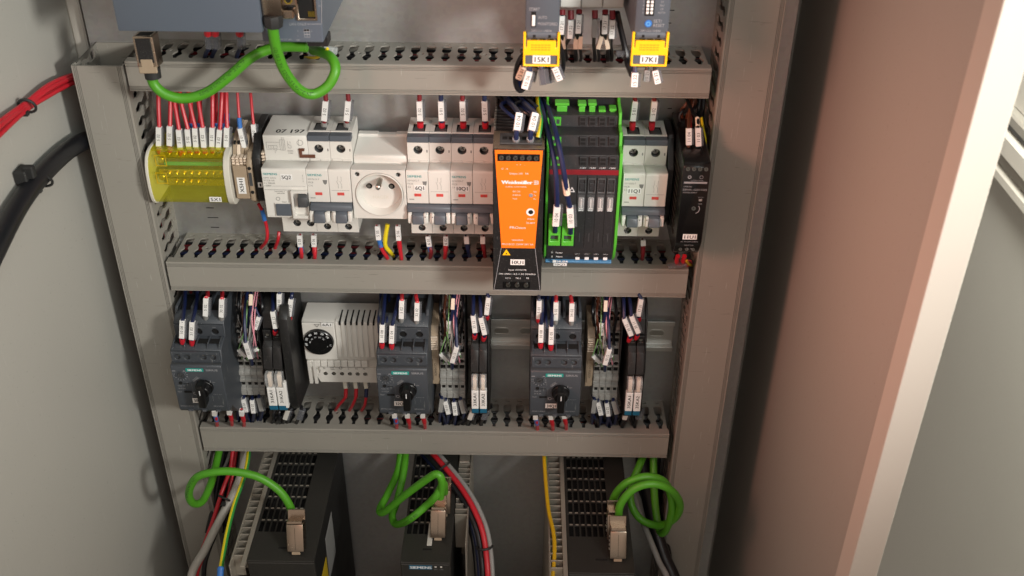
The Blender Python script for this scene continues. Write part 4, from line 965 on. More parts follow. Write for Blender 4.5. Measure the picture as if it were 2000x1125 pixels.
# black isolator block right of relays 31KA
t = T('black_spacer_block', 'tall plain black block between relays 31KA2 and the thermostat', 'block', (100, -345, 8), None)
MB().prism([(-222,10),(-224,60),(-232,70),(-325,72),(-338,64),(-346,10)], 96.6, 104.5, 'x').build('housing', 'black', t, .6)
m = MB(); m.prism([(-301,68),(-301,74),(-330,74),(-330,68)], 93.6, 96.4, 'x'); m.build('white_edge', 'paper', t, .3)
# ================================================================ top row
t = T('controller', 'large blue grey controller cut by the top edge, with network ports on the right', 'controller', (85, 50, 8), None)
q0 = at(231, 64, 125); q1 = at(512, 56, 125)
MB().box(q0[0], q1[0], q0[1]+1, 250, 20, 125).build('front_cover', 'hmigrey', t, 1.2, 2)
p0 = at(512, 82, 105); p1 = at(632, 82, 105)
MB().box(p0[0]+.5, p1[0], p0[1], 250, 10, 105).build('interface_module', 'hmigrey', t, .8)
def q(px, py): return at(px, py, 105)
a_, b_ = q(582, 4), q(617, 35)
MB().plate(rect(a_[0]-1.6, b_[0]+1.2, b_[1]-1.5, a_[1]+14), [rect(a_[0], b_[0], b_[1], a_[1]+12)], 105, 107).build('port_frame', 'nickel', t, .2)
m = MB(); m.box(a_[0], b_[0], b_[1], a_[1]+12, 104.9, 105.2); m.build('port_opening', 'void', t)
m = MB(); 
for k in range(6): m.box(b_[0]-5+k*.8, b_[0]-4.6+k*.8, b_[1]+1, b_[1]+5, 105.2, 105.8)
m.build('contact', 'gold', t)
c1 = q(582, 47); text(t, 'LAN ONLY', (c1[0], c1[1], 105.1), 2.0, 'inkdim', wid=12)
m = MB(); e1, e2, e3 = q(600, 47), q(628, 47), q(628, -20); ln(m, e1[0], e1[1], e2[0], e2[1], .35, 105); ln(m, e2[0], e2[1], e3[0], e3[1], .35, 105)
g0, g1 = q(593, 57), q(606, 73); m.plate(rect(g0[0], g1[0], g1[1], g0[1]), [rect(g0[0]+.3, (g0[0]+g1[0])/2-.15, g1[1]+k*2.1+.3, g1[1]+k*2.1+1.9) for k in range(3)]+[rect((g0[0]+g1[0])/2+.15, g1[0]-.3, g1[1]+k*2.1+.3, g1[1]+k*2.1+1.9) for k in range(3)], 105, 105.15)
m.build('printed_diagram', 'inkdim', t)
for (px, py, s_) in ((582,78,'X80'),(558,77,'24V DC (4P)'),(608,61,'- 0 -'),(625,12,'P2'),(582,60,'2'),(582,70,'1')):
    r_ = q(px, py); text(t, s_, (r_[0], r_[1], 105.1), 1.2, 'inkdim')
bp = at(622, 92, 92); BX('power_connector', 'black', t, bp[0]-7.5, bp[0]+7.5, p0[1]-7, p0[1], 80, 94, .5)
m = MB(); m.box(q0[0]+34, q0[0]+40, q0[1]+.6, q0[1]+1.1, 60, 80); m.build('bottom_slot', 'void', t)
# safety relays
def safety(px, label, tagtxt, kind):
    D = 128; xa = at(px, 60, D)[0]; w = 23.2; xb = xa+w
    t = T('safety_relay', label, 'safety relay', (xa+w/2, 30, 8), 'grey safety relays with yellow front flaps')
    def zy(y, d=D): return at(px+33, y, d)[1]
    zb_ = zy(66)
    MB().prism([(zb_+60,10),(200,10),(200,D),(zb_,D),(zb_-1.5,D-2),(zb_-6,D-8),(zb_-10,40),(zb_-6,10)], xa, xb, 'x').build('housing', 'bluegrey', t, .7)
    code = ('3SK1111-1AB30','3SK1121-1AB40')[kind]
    text(t, code, (xa+11, zy(60), D+.1), 1.6, 'inkdim', wid=14)
    if kind == 0:
        text(t, 'START', (xa+6, zy(18), D+.1), 2.2, 'inkdim', wid=7.2); text(t, 'AUTO', (xa+8.6, zy(34), D+.1), 2.2, 'inkdim', wid=6, align='l'); text(t, 'MONITORED', (xa+8.6, zy(46.5), D+.1), 2.2, 'inkdim', wid=13.4, align='l')
        m = MB(); x0 = at(1042,40,D)[0]; m.box(x0-1.6, x0+1.6, zy(53), zy(23), D-.1, D+.15); m.build('switch_well', 'void', t)
        BX('slide_switch', 'paper', t, x0-1.1, x0+1.1, zy(50), zy(29), D, D+1.5, .3)
    else:
        x0 = at(1269,15,D)[0]; m = MB(); m.box(x0-3.2, x0+3.2, zy(31), zy(-18), D-.1, D+.15); m.build('switch_well', 'void', t)
        for k in range(6):
            for s_ in (-1, 1): BX('dip_switch', 'paper', t, x0+s_*1.4-.9, x0+s_*1.4+.9, zy(27-7*k), zy(27-7*k)+1.8, D+.1, D+.8, .15)
            text(t, 'AUTO,CF,ZxV,ST'.split(',')[k % 4], (xa+17.5, zy(27-7*k)+.9, D+.1), 1.3, 'inkdim')
            text(t, str(6-k), (xa+4.8, zy(27-7*k)+.9, D+.1), 1.3, 'inkdim')
        x1 = at(1266,46,D)[0]; MB().cyl(x1, zy(46), 2.6, D-.2, D+.7, 20).build('reset_button', 'blue', t, .3)
        m = MB(); m.plate(circle(x1, zy(46), 1.5, 16), [circle(x1, zy(46), 1.0, 16)], D+.7, D+.8); m.build('button_ring', 'lightblue', t)
        text(t, 'SET/', (x1+3.6, zy(41), D+.1), 2.1, 'inkdim', wid=5.6, align='l'); text(t, 'RESET', (x1+3.6, zy(49.5), D+.1), 2.1, 'inkdim', wid=7.6, align='l')

    m = MB()
    m.prism([(zb_-1+3.0*math.sin(a), D-1.4+2.6*math.cos(a)) for a in [math.radians(90-22.5*j) for j in range(9)]]+[(zb_-4,D-10),(zb_+2,D-10)], xa+1.2, xb-1.2, 'x'); m.build('hinge_roll', 'bluegrey', t, .2)
    m = MB(); 
    for k in (6.2, 16.8): m.box(xa+k-.9, xa+k+.9, zb_-2.4, zb_-.4, D+.9, D+1.3)
    m.build('square_hole', 'void', t)
    # yellow flap
    yt, yb = zy(66, D+2), at(px+33, 130, D+2)[1]
    fx0, fx1 = xa-1.3, xb+.8
    fl = MB().plate([(fx0,yt+1),(fx0+1.8,yt+1),(fx0+1.8,yt-10),(fx0+2.6,yt-10),(fx0+2.6,yt-5),(fx1-2.6,yt-5),(fx1-2.6,yt-10),(fx1-1.8,yt-10),(fx1-1.8,yt+1),(fx1,yt+1),(fx1,yb),(fx0,yb)], [rect(fx0+1.5, fx1-1.5, yb+1.4, yb+8.2)], D-.2, D+2.4).build('yellow_flap', 'yellow', t, .4)
    m = MB(); m.box(fx0+1, fx1-1, yb+1, yb+8.6, D-.4, D+.9); m.build('label_field', 'bluegrey', fl)
    for r in range(3):
        m = MB(); 
        for j in range(6): m.box(fx0+5.4+j*2.3, fx0+7.3+j*2.3, yt-8.4-r*1.7, yt-7.4-r*1.7, D+2.4, D+2.55)
        m.build('embossed_text', 'darkyellow', fl)
    tag_label(t, tagtxt, (fx0+fx1)/2+.2, yb+4.8, D+.9, 12.4, 6.0)
    m = MB()
    for k in range(3): m.box(xa+4.4+k*5.6, xa+8.4+k*5.6, zb_-6.5, zb_-5.5, D-7, D-1)
    m.build('terminal_opening', 'void', t)
safety(1026, 'grey safety relay with yellow flap labelled 15K1', '15K1', 0)
safety(1239, 'grey safety relay with yellow flap labelled 17K1', '17K1', 1)
# white modules between the safety relays
for k in range(3):
    D = 74; x0 = at(1094+41.5*k, 22, D)[0]; x1 = at(1094+41.5*(k+1), 22, D)[0]-.3; zb_ = at(1150, 22, D)[1]
    t = T('white_module', ('leftmost','middle','rightmost')[k]+' of three rounded off-white modules between the safety relays', 'module', ((x0+x1)/2, zb_, 8), 'rounded off-white modules at the top edge')
    MB().prism([(200,10),(200,D-4),(zb_+10,D),(zb_+2,D-2),(zb_,D-8),(zb_,10)], x0, x1, 'x').build('housing', 'white', t, 1.2, 2)
    m = MB(); m.box(x0+2, x0+7, zb_-1, zb_+.1, 52, 62); m.box(x0+10, x1-2, zb_-1, zb_+.1, 52, 62); m.build('terminal', 'darkred', t, .3)
# ================================================================ drives at the bottom
def drive(xa, xb, label, dfront, fins, zt=-428, brand=False, vx0=0, plugx=None):
    t = T('servo_drive', label, 'drive', ((xa+xb)/2, -860, 8), 'black servo drives at the bottom of the plate')
    # top grille
    holes = []; 
    ncol = max(3, int((xb-xa-vx0-18)/5.6)); nrow = int((dfront-44)/15.5)
    for r in range(nrow):
        for c in range(ncol):
            x = xa+4.4+vx0+c*5.6; d = 14+r*15.5; holes.append(rect(x-2.1, x+2.1, d, d+13.4))
    MB().plate(rect(xa, xb, 8, dfront), holes, zt-2.2, zt, 'z').build('top_grille', 'drive', t, .25)
    m = MB()
    for r in range(nrow):
        for c in range(ncol):
            x = xa+4.4+vx0+c*5.6; d = 14+r*15.5; m.box(x-1.4, x+1.4, zt-.6, zt+.12, d-1.9, d-.3) 
    m.build('crossbar_highlight', 'fin', t)  # pale slips put in as the highlight on the grille crossbars
    m = MB(); m.box(xa+1, xb-1, -860, zt-7, 8, dfront-1.4); m.build('inner_chassis', 'void', t)
    BX('front_face', 'drive', t, xa, xb, -860, zt-2.3, dfront-3, dfront, .8)
    for x_ in (xa, xb-1.6): BX('side_panel', 'sideblack', t, x_, x_+1.6, -860, zt-2.3, 8, dfront-3.2, .3)
    for k in range(3): 
        m = MB(); m.box(xb-14-k*.01, xb-8, zt-.05, zt+.1, dfront-14+k*4, dfront-12.8+k*4)
    m = MB(); m.box(xa+(xb-xa)*.42, xa+(xb-xa)*.60, zt-.05, zt+.15, dfront-17, dfront-15); m.build('release_slot', 'void', t)
    if fins:
        f0 = None; L = fins
        BX('heatsink_back', 'fin', t, xa-L-2, xa-L-.6, -860, zt, 8, dfront+6, .2)
        BX('heatsink_strip', 'fin', t, xa-4.6, xa-.4, zt-3, zt+.4, 8, dfront+7, .3)
        n_ = int((dfront-2)/8.6)
        for k in range(n_):
            d = 10+k*8.6
            if f0 is None: f0 = BX('heatsink_fin', 'fin', t, xa-L-.5, xa-4.8, zt-26, zt-.2, d, d+1.1, .12)
            else:
                c_ = f0.copy(); COL.objects.link(c_); c_.parent = t; c_.location = (0, -(d-10)*S, 0)
    return t
t = drive(66, 127, 'black drive at lower left with fins and hanging silver network plug', 172, 13)
# side stickers on the left drive
m = MB(); m.prism([(-640,104),(-446,104),(-446,150),(-640,150)], 127.1, 127.4, 'x'); 
m = MB(); m.prism([(-452,86),(-452,122),(-506,124),(-506,88)], 127.05, 127.35, 'x'); m.build('rating_plate', 'greywire', t, 0)
m = MB(); m.prism([(-470,128),(-470,160),(-560,160),(-560,128)], 127.05, 127.35, 'x'); m.build('warning_sticker', 'yellowlabel', t, 0)
t = drive(205.3, 250.6, 'narrow black drive at bottom centre with maker name on its front', 171, 0)
f = BX('brand_strip', 'tealdark', t, 213, 234, -436.6, -431.4, 171, 171.3, .05); text(f, 'SIEMENS', (223.5, -434, 171.4), 3.2, 'inkwhite', wid=19.5, bold=2)
for k, s_ in enumerate(('RDY','COM')): BX('status_lamp', 'whitewire', t, 236.3+k*5, 238.2+k*5, -434, -432.4, 171, 171.4, .1); text(t, s_, (237.3+k*5, -436.6, 171.1), 1.0, 'inkdim')
m = MB(); m.box(251.5, 262, -560, -426, 8, 40); m.build('heatsink', 'fin', t, .4)
f0 = BX('heatsink_fin', 'fin', t, 251.4, 263, -470, -425.6, 42, 43.2, .1)
for k in range(1, 11):
    c_ = f0.copy(); COL.objects.link(c_); c_.parent = t; c_.location = (0, -k*7*S, 0)
BX('heatsink_back', 'fin', t, 263, 264.2, -860, -426, 8, 150, .2)
p_ = atz(840, 1050, -427.8); BX('marker_strip', 'whitewire', t, p_[0]-2.3, p_[0]+2.3, -428, -427.2, p_[2]-18, p_[2]+10, .2)
drive(357.5, 417.5, 'black drive at lower right with tall fins and yellow earth wire', 180, 15)
# ================================================================ network cables and plugs
def cable(label, pts, r, col, cat='cable', group=None, prints=(), n=10, sides=16, world=False, extra=None):
    P = list(pts) if world else PX(pts)
    if not world and pts[-1][1] > 1095:      # runs on down to the cabinet floor
        l_ = P[-1]; P += [(l_[0], l_[1]-90, l_[2]+6), (l_[0]+3, -899, l_[2]+4)]
    C = crom(P, n); t = T('network_cable' if col == 'cablegreen' else 'cable', label, cat, P[0], group)
    MB().tube(C, r, sides).build('sheath', col, t)
    for (s, start, h) in prints:      # printing that follows the sheath
        vs, fs, w = textmesh(s); acc = [0]
        for i in range(1, len(C)): acc.append(acc[-1]+(C[i]-C[i-1]).length)
        def frame(q):
            q = max(0, min(acc[-1]-.01, q)); i = max(j for j in range(len(acc)) if acc[j] <= q); i = min(i, len(C)-2)
            f_ = (q-acc[i])/(acc[i+1]-acc[i]); p = C[i].lerp(C[i+1], f_); tg = (C[i+1]-C[i]).normalized()
            nn = (Vector((0,-1,.35))-tg*tg.dot(Vector((0,-1,.35)))).normalized(); return p, tg, nn, nn.cross(tg)
        m = MB(); VV = []
        for x_, y_ in vs:
            p, tg, nn, bb = frame(start+x_*h); a_ = (y_-.5)*h/r+.15; VV.append(p+(nn*math.cos(a_)+bb*math.sin(a_))*(r+.05))
        m.faces(VV, fs); m.build('printing', 'ink', t, rec=False)
    return t
GC = 'bright green network cables'
cable('green network cable hanging from the controller in a deep loop over the top duct', [(532,40,120),(533,56,119),(541,100,112),(558,142,104),(585,175,97),(612,184,92),(640,168,88),(655,138,84),(648,114,76),(628,102,62),(612,98,44)], 3.9, 'cablegreen', group=GC, prints=[('(IE) 50 21YH  SIEMENS SIMATIC NET', 20, 2.6)])
cable('green network cable running from the loose metal plug to the black connector', [(293,140,92),(302,166,92),(325,185,92),(362,192,90),(405,180,88),(450,147,86),(487,115,84),(520,98,80),(556,91,78),(600,92,80)], 3.9, 'cablegreen', group=GC, prints=[('SIEMENS SIMATIC NET IE FC TP', 48, 2.3)])
cable('green network cable bent in an arch onto the lower left drive', [(428,880,30),(420,915,50),(410,950,78),(394,980,100),(376,982,112),(369,962,118),(382,934,122),(412,923,123),(455,921,122),(505,932,122),(545,958,124),(566,988,127),(572,1010,128)], 3.7, 'cablegreen', group=GC, prints=[('SIEMENS SIMATIC NET', 105, 2.3)])
cable('green network cable with pointed loop at left of the middle drive', [(783,878,30),(777,920,50),(757,965,78),(742,994,98),(750,1000,108),(790,968,118),(832,937,124),(853,926,127),(863,940,128),(860,972,126)], 3.6, 'cablegreen', group=GC)
cable('green network cable with lower rounded loop beside the middle drive', [(793,878,30),(788,925,55),(775,980,82),(766,1008,100),(775,1024,112),(800,1014,130),(832,988,126),(852,968,128),(866,945,122),(868,962,112)], 3.6, 'cablegreen', group=GC, prints=[('SIEMENS SO', 118, 2.3)])
cable('green network cable coiled into its front loop above the lower right drive', [(1207,1020,134),(1212,985,134),(1238,955,132),(1275,945,130),(1310,957,126),(1328,985,116),(1318,1012,106),(1288,1026,96),(1254,1016,88),(1234,988,80),(1233,950,65),(1250,906,46),(1262,878,30)], 3.7, 'cablegreen', group=GC)
cable('green network cable forming the rear loop above the lower right drive', [(1192,1005,112),(1201,968,118),(1226,942,121),(1265,931,119),(1300,944,115),(1313,988,110),(1303,1030,101),(1290,1040,92),(1281,1000,76),(1277,940,50),(1276,878,30)], 3.7, 'cablegreen', group=GC)
def plug(label, ptop, pbot, w=15, th=12, style=0, lean=None):
    """metal RJ45 plug; axis from ptop to pbot (x,z,d)"""
    A, B = toW(ptop), toW(pbot); u = (A-B).normalized(); n = (W(0,0,1)-u*W(0,0,1).dot(u)).normalized(); v = n.cross(u); L = (A-B).length
    t = T('network_plug', label, 'network plug', pbot, 'metal network plugs')
    c = (A+B)/2
    if style == 0:     # loose plug lying on the duct, mouth up, boot at the bottom
        MB().obox(c+u*2, v, n, u, w/2, th/2, L/2-2).build('metal_shell', 'nickel', t, .6)
        MB().obox(c+u*(L*.12)+n*(th/2-.2)-v*.3*0, v, n, u, w/2-1.6, .6, L*.33).build('front_panel', 'black', t, .3)
        MB().obox(c-u*(L*.27)+n*(th/2+.3), v, n, u, w*.30, .7, L*.16).build('latch', 'tan', t, .4)
        MB().obox(c-u*(L*.40)+n*(th/2+.2), v, n, u, w*.46, 1.0, L*.09).build('latch_foot', 'tan', t, .5)
        MB().obox(c+u*(L/2-.2), v, n, u, w/2-2, th/2-2, .3).build('mouth', 'void', t)
        MB().tube([B+u*3, B+u*2.6, B-u*5.6, B-u*6], [5.4,6.3,5.9,5.0], 18).build('boot', 'rubber', t)
    else:              # plugged in, standing on the drive, cable leaving upward
        MB().obox(c-u*1.5, v, n, u, w/2, th/2, L/2-1.5).build('metal_shell', 'nickel', t, 1.0, 2)
        MB().obox(A-u*1.2, v, n, u, w/2-.7, th/2+.5, 1.2).build('top_collar', 'nickel', t, .4)
        MB().obox(A+u*3-n*(th/2-2), v, n, u, w/2+.2, 1.0, 5).build('hinged_lid', 'nickel', t, .4)
        MB().obox(c-u*2+n*(th/2+.02), v, n, u, .15, .06, L/2-4).build('seam', 'void', t)
        MB().obox(B-u*1.2+n*1.4, v, n, u, w*.25, th*.28, 1.8).build('plug_tip', 'tan', t, .3)
        MB().obox(B-u*.2, v, n, u, w/2-2, th/2-1.5, 1.4).build('port_shadow_gap', 'void', t)
        m = MB()
        for k in range(4): m.obox(c+v*(w/2+.1)+u*(5-k*4), v, n, u, .5, .9, 1.1)
        m.build('side_teeth', 'steel', t, .2)
    return t
plug('loose metal network plug standing on the left end of the top duct', at(283,66,90), at(297,138,92), 14.5, 14, 0)
# plug in the controller port
pl = T('network_plug', 'metal network plug inserted in the controller above the green loop', 'network plug', at(533,30,118), 'metal network plugs')
a_ = at(531, 12, 118)
MB().box(a_[0]-6.5, a_[0]+7.5, a_[1]-6, a_[1]+26, 106, 122).build('metal_shell', 'nickel', pl, 1.2, 2)
b_ = at(565, 0, 115); MB().box(b_[0]-6, b_[0]+5, b_[1]-4, b_[1]+20, 106, 116).build('locking_shell', 'nickel', pl, .8)
MB().box(a_[0]+3, a_[0]+14, a_[1]-9.5, a_[1]-3.5, 106, 117).build('lever', 'nickel', pl, .8)
m = MB(); m.cyl(b_[0]-.5, b_[1]+.4, 1.9, 116, 116.3, 14); m.build('rivet_hole', 'void', pl)
MB().plate(circle(b_[0]-.5, b_[1]+.4, 3, 18), [circle(b_[0]-.5, b_[1]+.4, 1.9, 18)], 116, 116.8).build('rivet', 'gold', pl, .2)
C_ = at(533,42,120); MB().tube([toW(at(532,30,120)), toW(at(533,35,120)), toW(at(534,50,119)), toW(at(534,53,119))], [6.6,7.2,6.6,5.2], 8).build('boot', 'rubber', pl)
bse = atz(580, 1074, -426.5); plug('metal network plug standing on the lower left drive', (bse[0]-.8, -400.5, bse[2]-13), bse, 15.5, 12, 1)
bse = atz(856, 1046, -426.5); plug('metal network plug standing on the narrow middle drive', (bse[0]+.3, -399, bse[2]-12), bse, 14, 12, 1)
bse = atz(868, 1000, -426.5); plug('metal network plug half hidden behind the front plug of the middle drive', (bse[0]+.3, -400, bse[2]-8), bse, 12, 9, 1)
bse = atz(1206, 1087, -426.5); plug('metal network plug standing on the lower right drive', (bse[0]-.3, -399.5, bse[2]-12), bse, 15, 12, 1)
bse = atz(1198, 1050, -426.5); plug('metal network plug hidden behind the front plug of the right drive', (bse[0]-.3, -398, bse[2]-8), bse, 13, 9, 1)
# ---------------------------------------------------------------- power cables at the bottom
def tie(center, u, r, label):
    c = toW(center); u = toW(u).normalized(); a_ = u.orthogonal().normalized(); b_ = u.cross(a_); P = [c+(a_*math.cos(q)+b_*math.sin(q))*r for q in [2*math.pi*k/20 for k in range(21)]]
    m = MB(); m.tube(P, 1.1, 6, False); hd = W(0,0,1)*(r*.8)+W(0,-1,0)*(r*.6); m.obox(c+hd, Vector((1,0,0)), Vector((0,1,0)), Vector((0,0,1)), 1.8, 1.8, 1.8)
    return alone(m, 'cable_tie', 'rubber', label, 'cable tie', 'black cable ties')
CG = 'power cables leaving below the drives'
cable('thick pale grey cable slanting down at the lower left', [(478,878,30),(474,915,50),(458,960,72),(432,1010,92),(402,1070,112),(372,1140,132)], 4.0, 'palewire', group=CG)
cable('red wire beside the pale grey cable at the lower left', [(455,878,30),(450,915,45),(434,960,65),(415,1020,84),(395,1075,104),(368,1150,124)], 2.1, 'red', group=CG)
cable('second thin red wire under the pale grey cable at lower left', [(462,878,22),(452,940,42),(436,1000,66),(410,1060,92),(384,1140,112)], 1.6, 'red', group=CG)
cable('black cable behind the red wire at the lower left', [(470,878,20),(462,930,34),(440,985,52),(425,1030,66),(398,1120,90)], 2.6, 'blackwire', group=CG)
cable('black cable close to the left duct at the lower left', [(438,878,20),(428,930,34),(418,985,48),(405,1040,60)], 2.6, 'blackwire', group=CG)
o_ = wire('yellow green earth wire with blue end running along the left drive fins', [(486,878,40),(483,905,60),(474,940,84),(458,985,108),(444,1040,136),(434,1095,164),(431,1112,174)], 'yellowgreen', 2.2, name='earth_wire', group=CG, fer='blue', ferlen=1)
MB().tube([toW(at(431,1108,172)), toW(at(429,1140,182))], 3.0, 12).build('blue_sleeve', 'blue', o_)
tie(at(438,973,83), (at(432,1010,92)[0]-at(458,960,72)[0], at(432,1010,92)[1]-at(458,960,72)[1], 20), 5.6, 'black cable tie round the pale grey cable and red wire at lower left')
mid = [(838,878,34),(868,912,60),(900,952,84),(928,1000,108),(946,1055,130),(954,1150,160)]
cable('red wire in the middle bundle curving down between the drives', mid, 2.6, 'red', group=CG)
cable('grey screened cable on the outer side of the middle bundle', [(px_+9, py-2, d-2) for px_, py, d in mid], 2.3, 'greywire', group=CG)
cable('black cable on the inner side of the middle bundle', [(px_-9, py+3, d-2) for px_, py, d in mid], 3.0, 'blackwire', group=CG)
cable('dark blue cable on the inner side of the middle bundle', [(px_-14, py+6, d-8) for px_, py, d in mid], 3.0, 'bluewire', group=CG)
cable('rear black cable of the middle bundle', [(px_-20, py+4, d-16) for px_, py, d in mid], 3.0, 'blackwire', group=CG)
tie(at(866,912,58), (.6,-.6,.5), 7.5, 'upper black cable tie on the middle bundle')
tie(at(946,1068,134), (.1,-.8,.4), 7.5, 'lower black cable tie on the middle bundle')
wire('orange yellow earth wire running over the right drive fins', [(1062,878,40),(1064,915,60),(1067,955,84),(1072,1000,110),(1081,1040,134),(1083,1080,156),(1078,1140,185)], 'yellowwire', 1.9, name='earth_wire', group=CG)
wire('green strip wire behind the orange yellow earth wire on the right fins', [(1066,878,38),(1066,955,80),(1074,1010,112),(1081,1060,140),(1074,1140,180)], 'greenwire', 1.3, name='earth_wire', group=CG)
cable('thin pale grey cable slanting down at the lower right', [(1236,960,50),(1252,1010,76),(1268,1050,100),(1286,1095,120),(1306,1150,140)], 2.9, 'greywire', group=CG)
cable('thick black cable slanting down at the lower right', [(1252,878,20),(1262,950,36),(1276,1020,56),(1296,1085,80),(1322,1160,104)], 7.0, 'blackwire', group=CG)
cable('thick black cable beside the right duct at the lower right', [(1284,878,18),(1278,950,26),(1288,1030,40),(1304,1100,60)], 5.0, 'blackwire', group=CG)
cable('short red wire dropping out of the third duct at the right', [(1270,878,18),(1264,905,22),(1262,935,30),(1270,990,36)], 2.0, 'red', group=CG)
# extra dark cables behind the left loop
cable('black cable hanging straight behind the green arch', [(446,878,14),(440,930,20),(436,980,26),(430,1060,40)], 3.2, 'blackwire', group=CG)
# ---------------------------------------------------------------- cables on the left wall
def PXX(pts): return [atx(px, py, x) for px, py, x in pts]
for k, (dy, dx_, lab) in enumerate(((0,0,'uppermost'),(7,3,'second'),(14,-2,'third'),(20,2,'lowest'))):
    cable(lab+' red wire of the tied bundle on the left wall', PXX([(185,141+dy*.55,-50+dx_*.4),(142,147+dy*.75,-53+dx_*.4),(96,166+dy,-55+dx_*.5),(52,200+dy*.7,-57),(0,238+dy*1.2,-56+dx_),(-50,285+dy*1.4,-54+dx_)]), 1.9, 'red', cat='wire', group='red wires bundled on the left wall', world=True)
c_ = atx(53, 207, -56); tie(c_, (0,-.35,1), 6.2, 'black cable tie round the red bundle on the left wall')
cable('thick black cable sheath curving along the left wall', PXX([(215,268,-46),(176,272,-50),(138,290,-54),(100,322,-55),(62,364,-55),(25,420,-54),(-30,530,-50)]), 7.4, 'blackwire', group=None, world=True)
c1 = atx(52, 345, -57); m = MB(); m.box(-63.5, -54, c1[1]-4, c1[1]+7, c1[2]-7, c1[2]+7); m.box(-58, -50, c1[1]-1, c1[1]+9, c1[2]-3, c1[2]+3); alone(m, 'cable_mount', 'rubber', 'black adhesive mount holding the thick black cable to the left wall', 'cable mount', bev=1.0)
c1 = atx(80, 352, -55); tie(c1, (0,-.5,.9), 8.2, 'black cable tie round the thick black cable on the left wall')
# ================================================================ wires at the yellow block
ORD = ['leftmost','second','third','fourth','fifth','sixth','seventh','eighth','ninth','tenth']
G1 = 'red wires entering the yellow covered block'
L1 = [(311,266,309,0,'5 02','red',None),(332,264,333,0,'5 02','red',None),(352,271,338,-4,'5 02','red',None),(369,270,350,-4,'5 02','red',None),(383,268,367,-3,'5 02','red',None),(398,267,385,-4,'5 02','red',None),(415,267,415,0,'5 01','red',None),(428,271,434,3,'5 02','greywire',None),(443,267,442,1,'5 01','red','blue')]
for i, (tx, ty, sx_, lean, s_, fc, bd) in enumerate(L1):
    xe = tx-lean*.3*-1 if lean else tx; dd = 41+(i % 3)
    o_ = wire('red wire with marker, %s from the left above the yellow cover' % ORD[i], [(sx_,165,26),(sx_+ (tx-sx_)*.2,200,34),(tx+lean*.6,ty-19,dd),(tx-lean*.3,ty+19,dd),(tx-lean*.5,ty+33,dd-1)], 'red', 1.7, tag=(2,3), s=s_, fer=fc, ferlen=5, group=G1)
    if bd: MB().tube([toW(at(443,221,36)), toW(at(443,240,38))], 2.2, 10).build('colour_band', 'blue', o_)
for i, (sx_, tx) in enumerate(((345,350),(372,371),(390,388),(421,419),(438,436))):
    wire('rear red wire without marker, %s from the left above the yellow cover' % ORD[i], [(sx_,165,16),(sx_+1,215,22),(tx,260,26),(tx,300,28)], 'red', 1.6, group=G1, bands=((1,.55,.95,'blue'),))
o_ = wire('thin red wire with blue band and marker 5 01 above the beige terminals', [(463,165,30),(466,215,36),(469,250,42),(478,288,44),(480,300,43)], 'red', 1.2, tag=(2,3), s='5 01', group=G1, fer='red')
MB().tube([toW(at(467,230,39)), toW(at(469,251,42))], 1.9, 10).build('colour_band', 'blue', o_)
wire('thin red wire with marker 5 02 left of breaker 5Q2', [(488,165,30),(492,212,34),(495,242,38),(499,277,40),(501,290,38)], 'red', 1.2, tag=(2,3), s='5 02', fer='red', group=G1)
# ---------------------------------------------------------------- breaker supply wires
G2 = 'marked wires entering the breakers from above'
for i, (tx, s_, c0, fc, lab) in enumerate([(635,'5 02','darkred','greywire','left upper wire with marker 5 02 into breaker 5Q2'),(679,'5 01','darkred','greywire','right upper wire with marker 5 01 into breaker 5Q2'),
        (820,'5 02','darkred','red','left upper wire with marker 5 02 into breaker 6Q1'),(862,'5 01','bluewire','red','right upper wire with marker 5 01 into breaker 6Q1'),
        (904,'5 02','darkred','red','left upper wire with marker 5 02 into breaker 10Q1'),(947,'5 01','bluewire','red','right upper wire with marker 5 01 into breaker 10Q1'),
        (1238,'5 01','darkred','red','left upper wire with marker 5 01 into breaker 11Q1'),(1276,'5 02','darkred','red','right upper wire with marker 5 02 into breaker 11Q1')]):
    ln_ = 3 if tx > 1200 else (-1 if i > 1 else 2)
    wire(lab, [(tx-1,170,36),(tx+ln_*.8,196,37),(tx-ln_*.8,234,36),(tx-ln_,253,35)], c0, 1.9, tag=(1,2), s=s_, fer=fc, ferlen=7, group=G2, w=5)
# ---------------------------------------------------------------- wires under the second row
G3 = 'short wires dropping into the second duct'
def under(lab, pts, s_, top, low, w=4.6): # tag from pts[0] to pts[1]
    return wire(lab, pts, low, 1.7, tag=(0,1), s=s_, group=G3, bands=((1,0.0,.75,top),), clear=False, w=w)
under('blue banded red wire with marker under the left pole of 5Q2', [(585,458,42),(587,480,42),(589,497,44),(588,515,30)], '5 05', 'blue', 'red')
under('red wire with marker under the second terminal of 5Q2', [(613,458,42),(614,480,42),(615,500,44),(613,517,30)], '5 06', 'red', 'red')
under('blue banded red wire with marker 5 05 under the socket', [(737,440,45),(740,467,46),(746,487,46),(757,505,40),(757,516,30)], '5 05', 'blue', 'red')
under('red wire with marker 5 06 under the socket', [(777,440,45),(779,468,46),(782,490,45),(784,506,42),(781,518,30)], '5 06', 'red', 'red')
wire('yellow green wire hanging under the socket', [(757,438,44),(753,462,46),(753,480,46),(762,492,42),(768,500,28)], 'yellowgreen', 1.9, group=G3)
under('blue banded wire with marker under the left pole of 6Q1', [(836,460,42),(839,480,43),(842,494,44),(837,515,30)], '6 01', 'blue', 'darkred')
under('red wire with marker under the right pole of 6Q1', [(871,460,42),(871,478,43),(870,495,44),(867,515,30)], '6 02', 'red', 'red')
under('dark blue wire with marker under the left pole of 10Q1', [(911,460,40),(912,474,40),(915,490,40),(920,512,28)], '', 'bluewire', 'bluewire')
under('dark red wire with marker under the right pole of 10Q1', [(943,460,40),(943,474,40),(946,492,40),(949,512,28)], '', 'darkred', 'darkred')
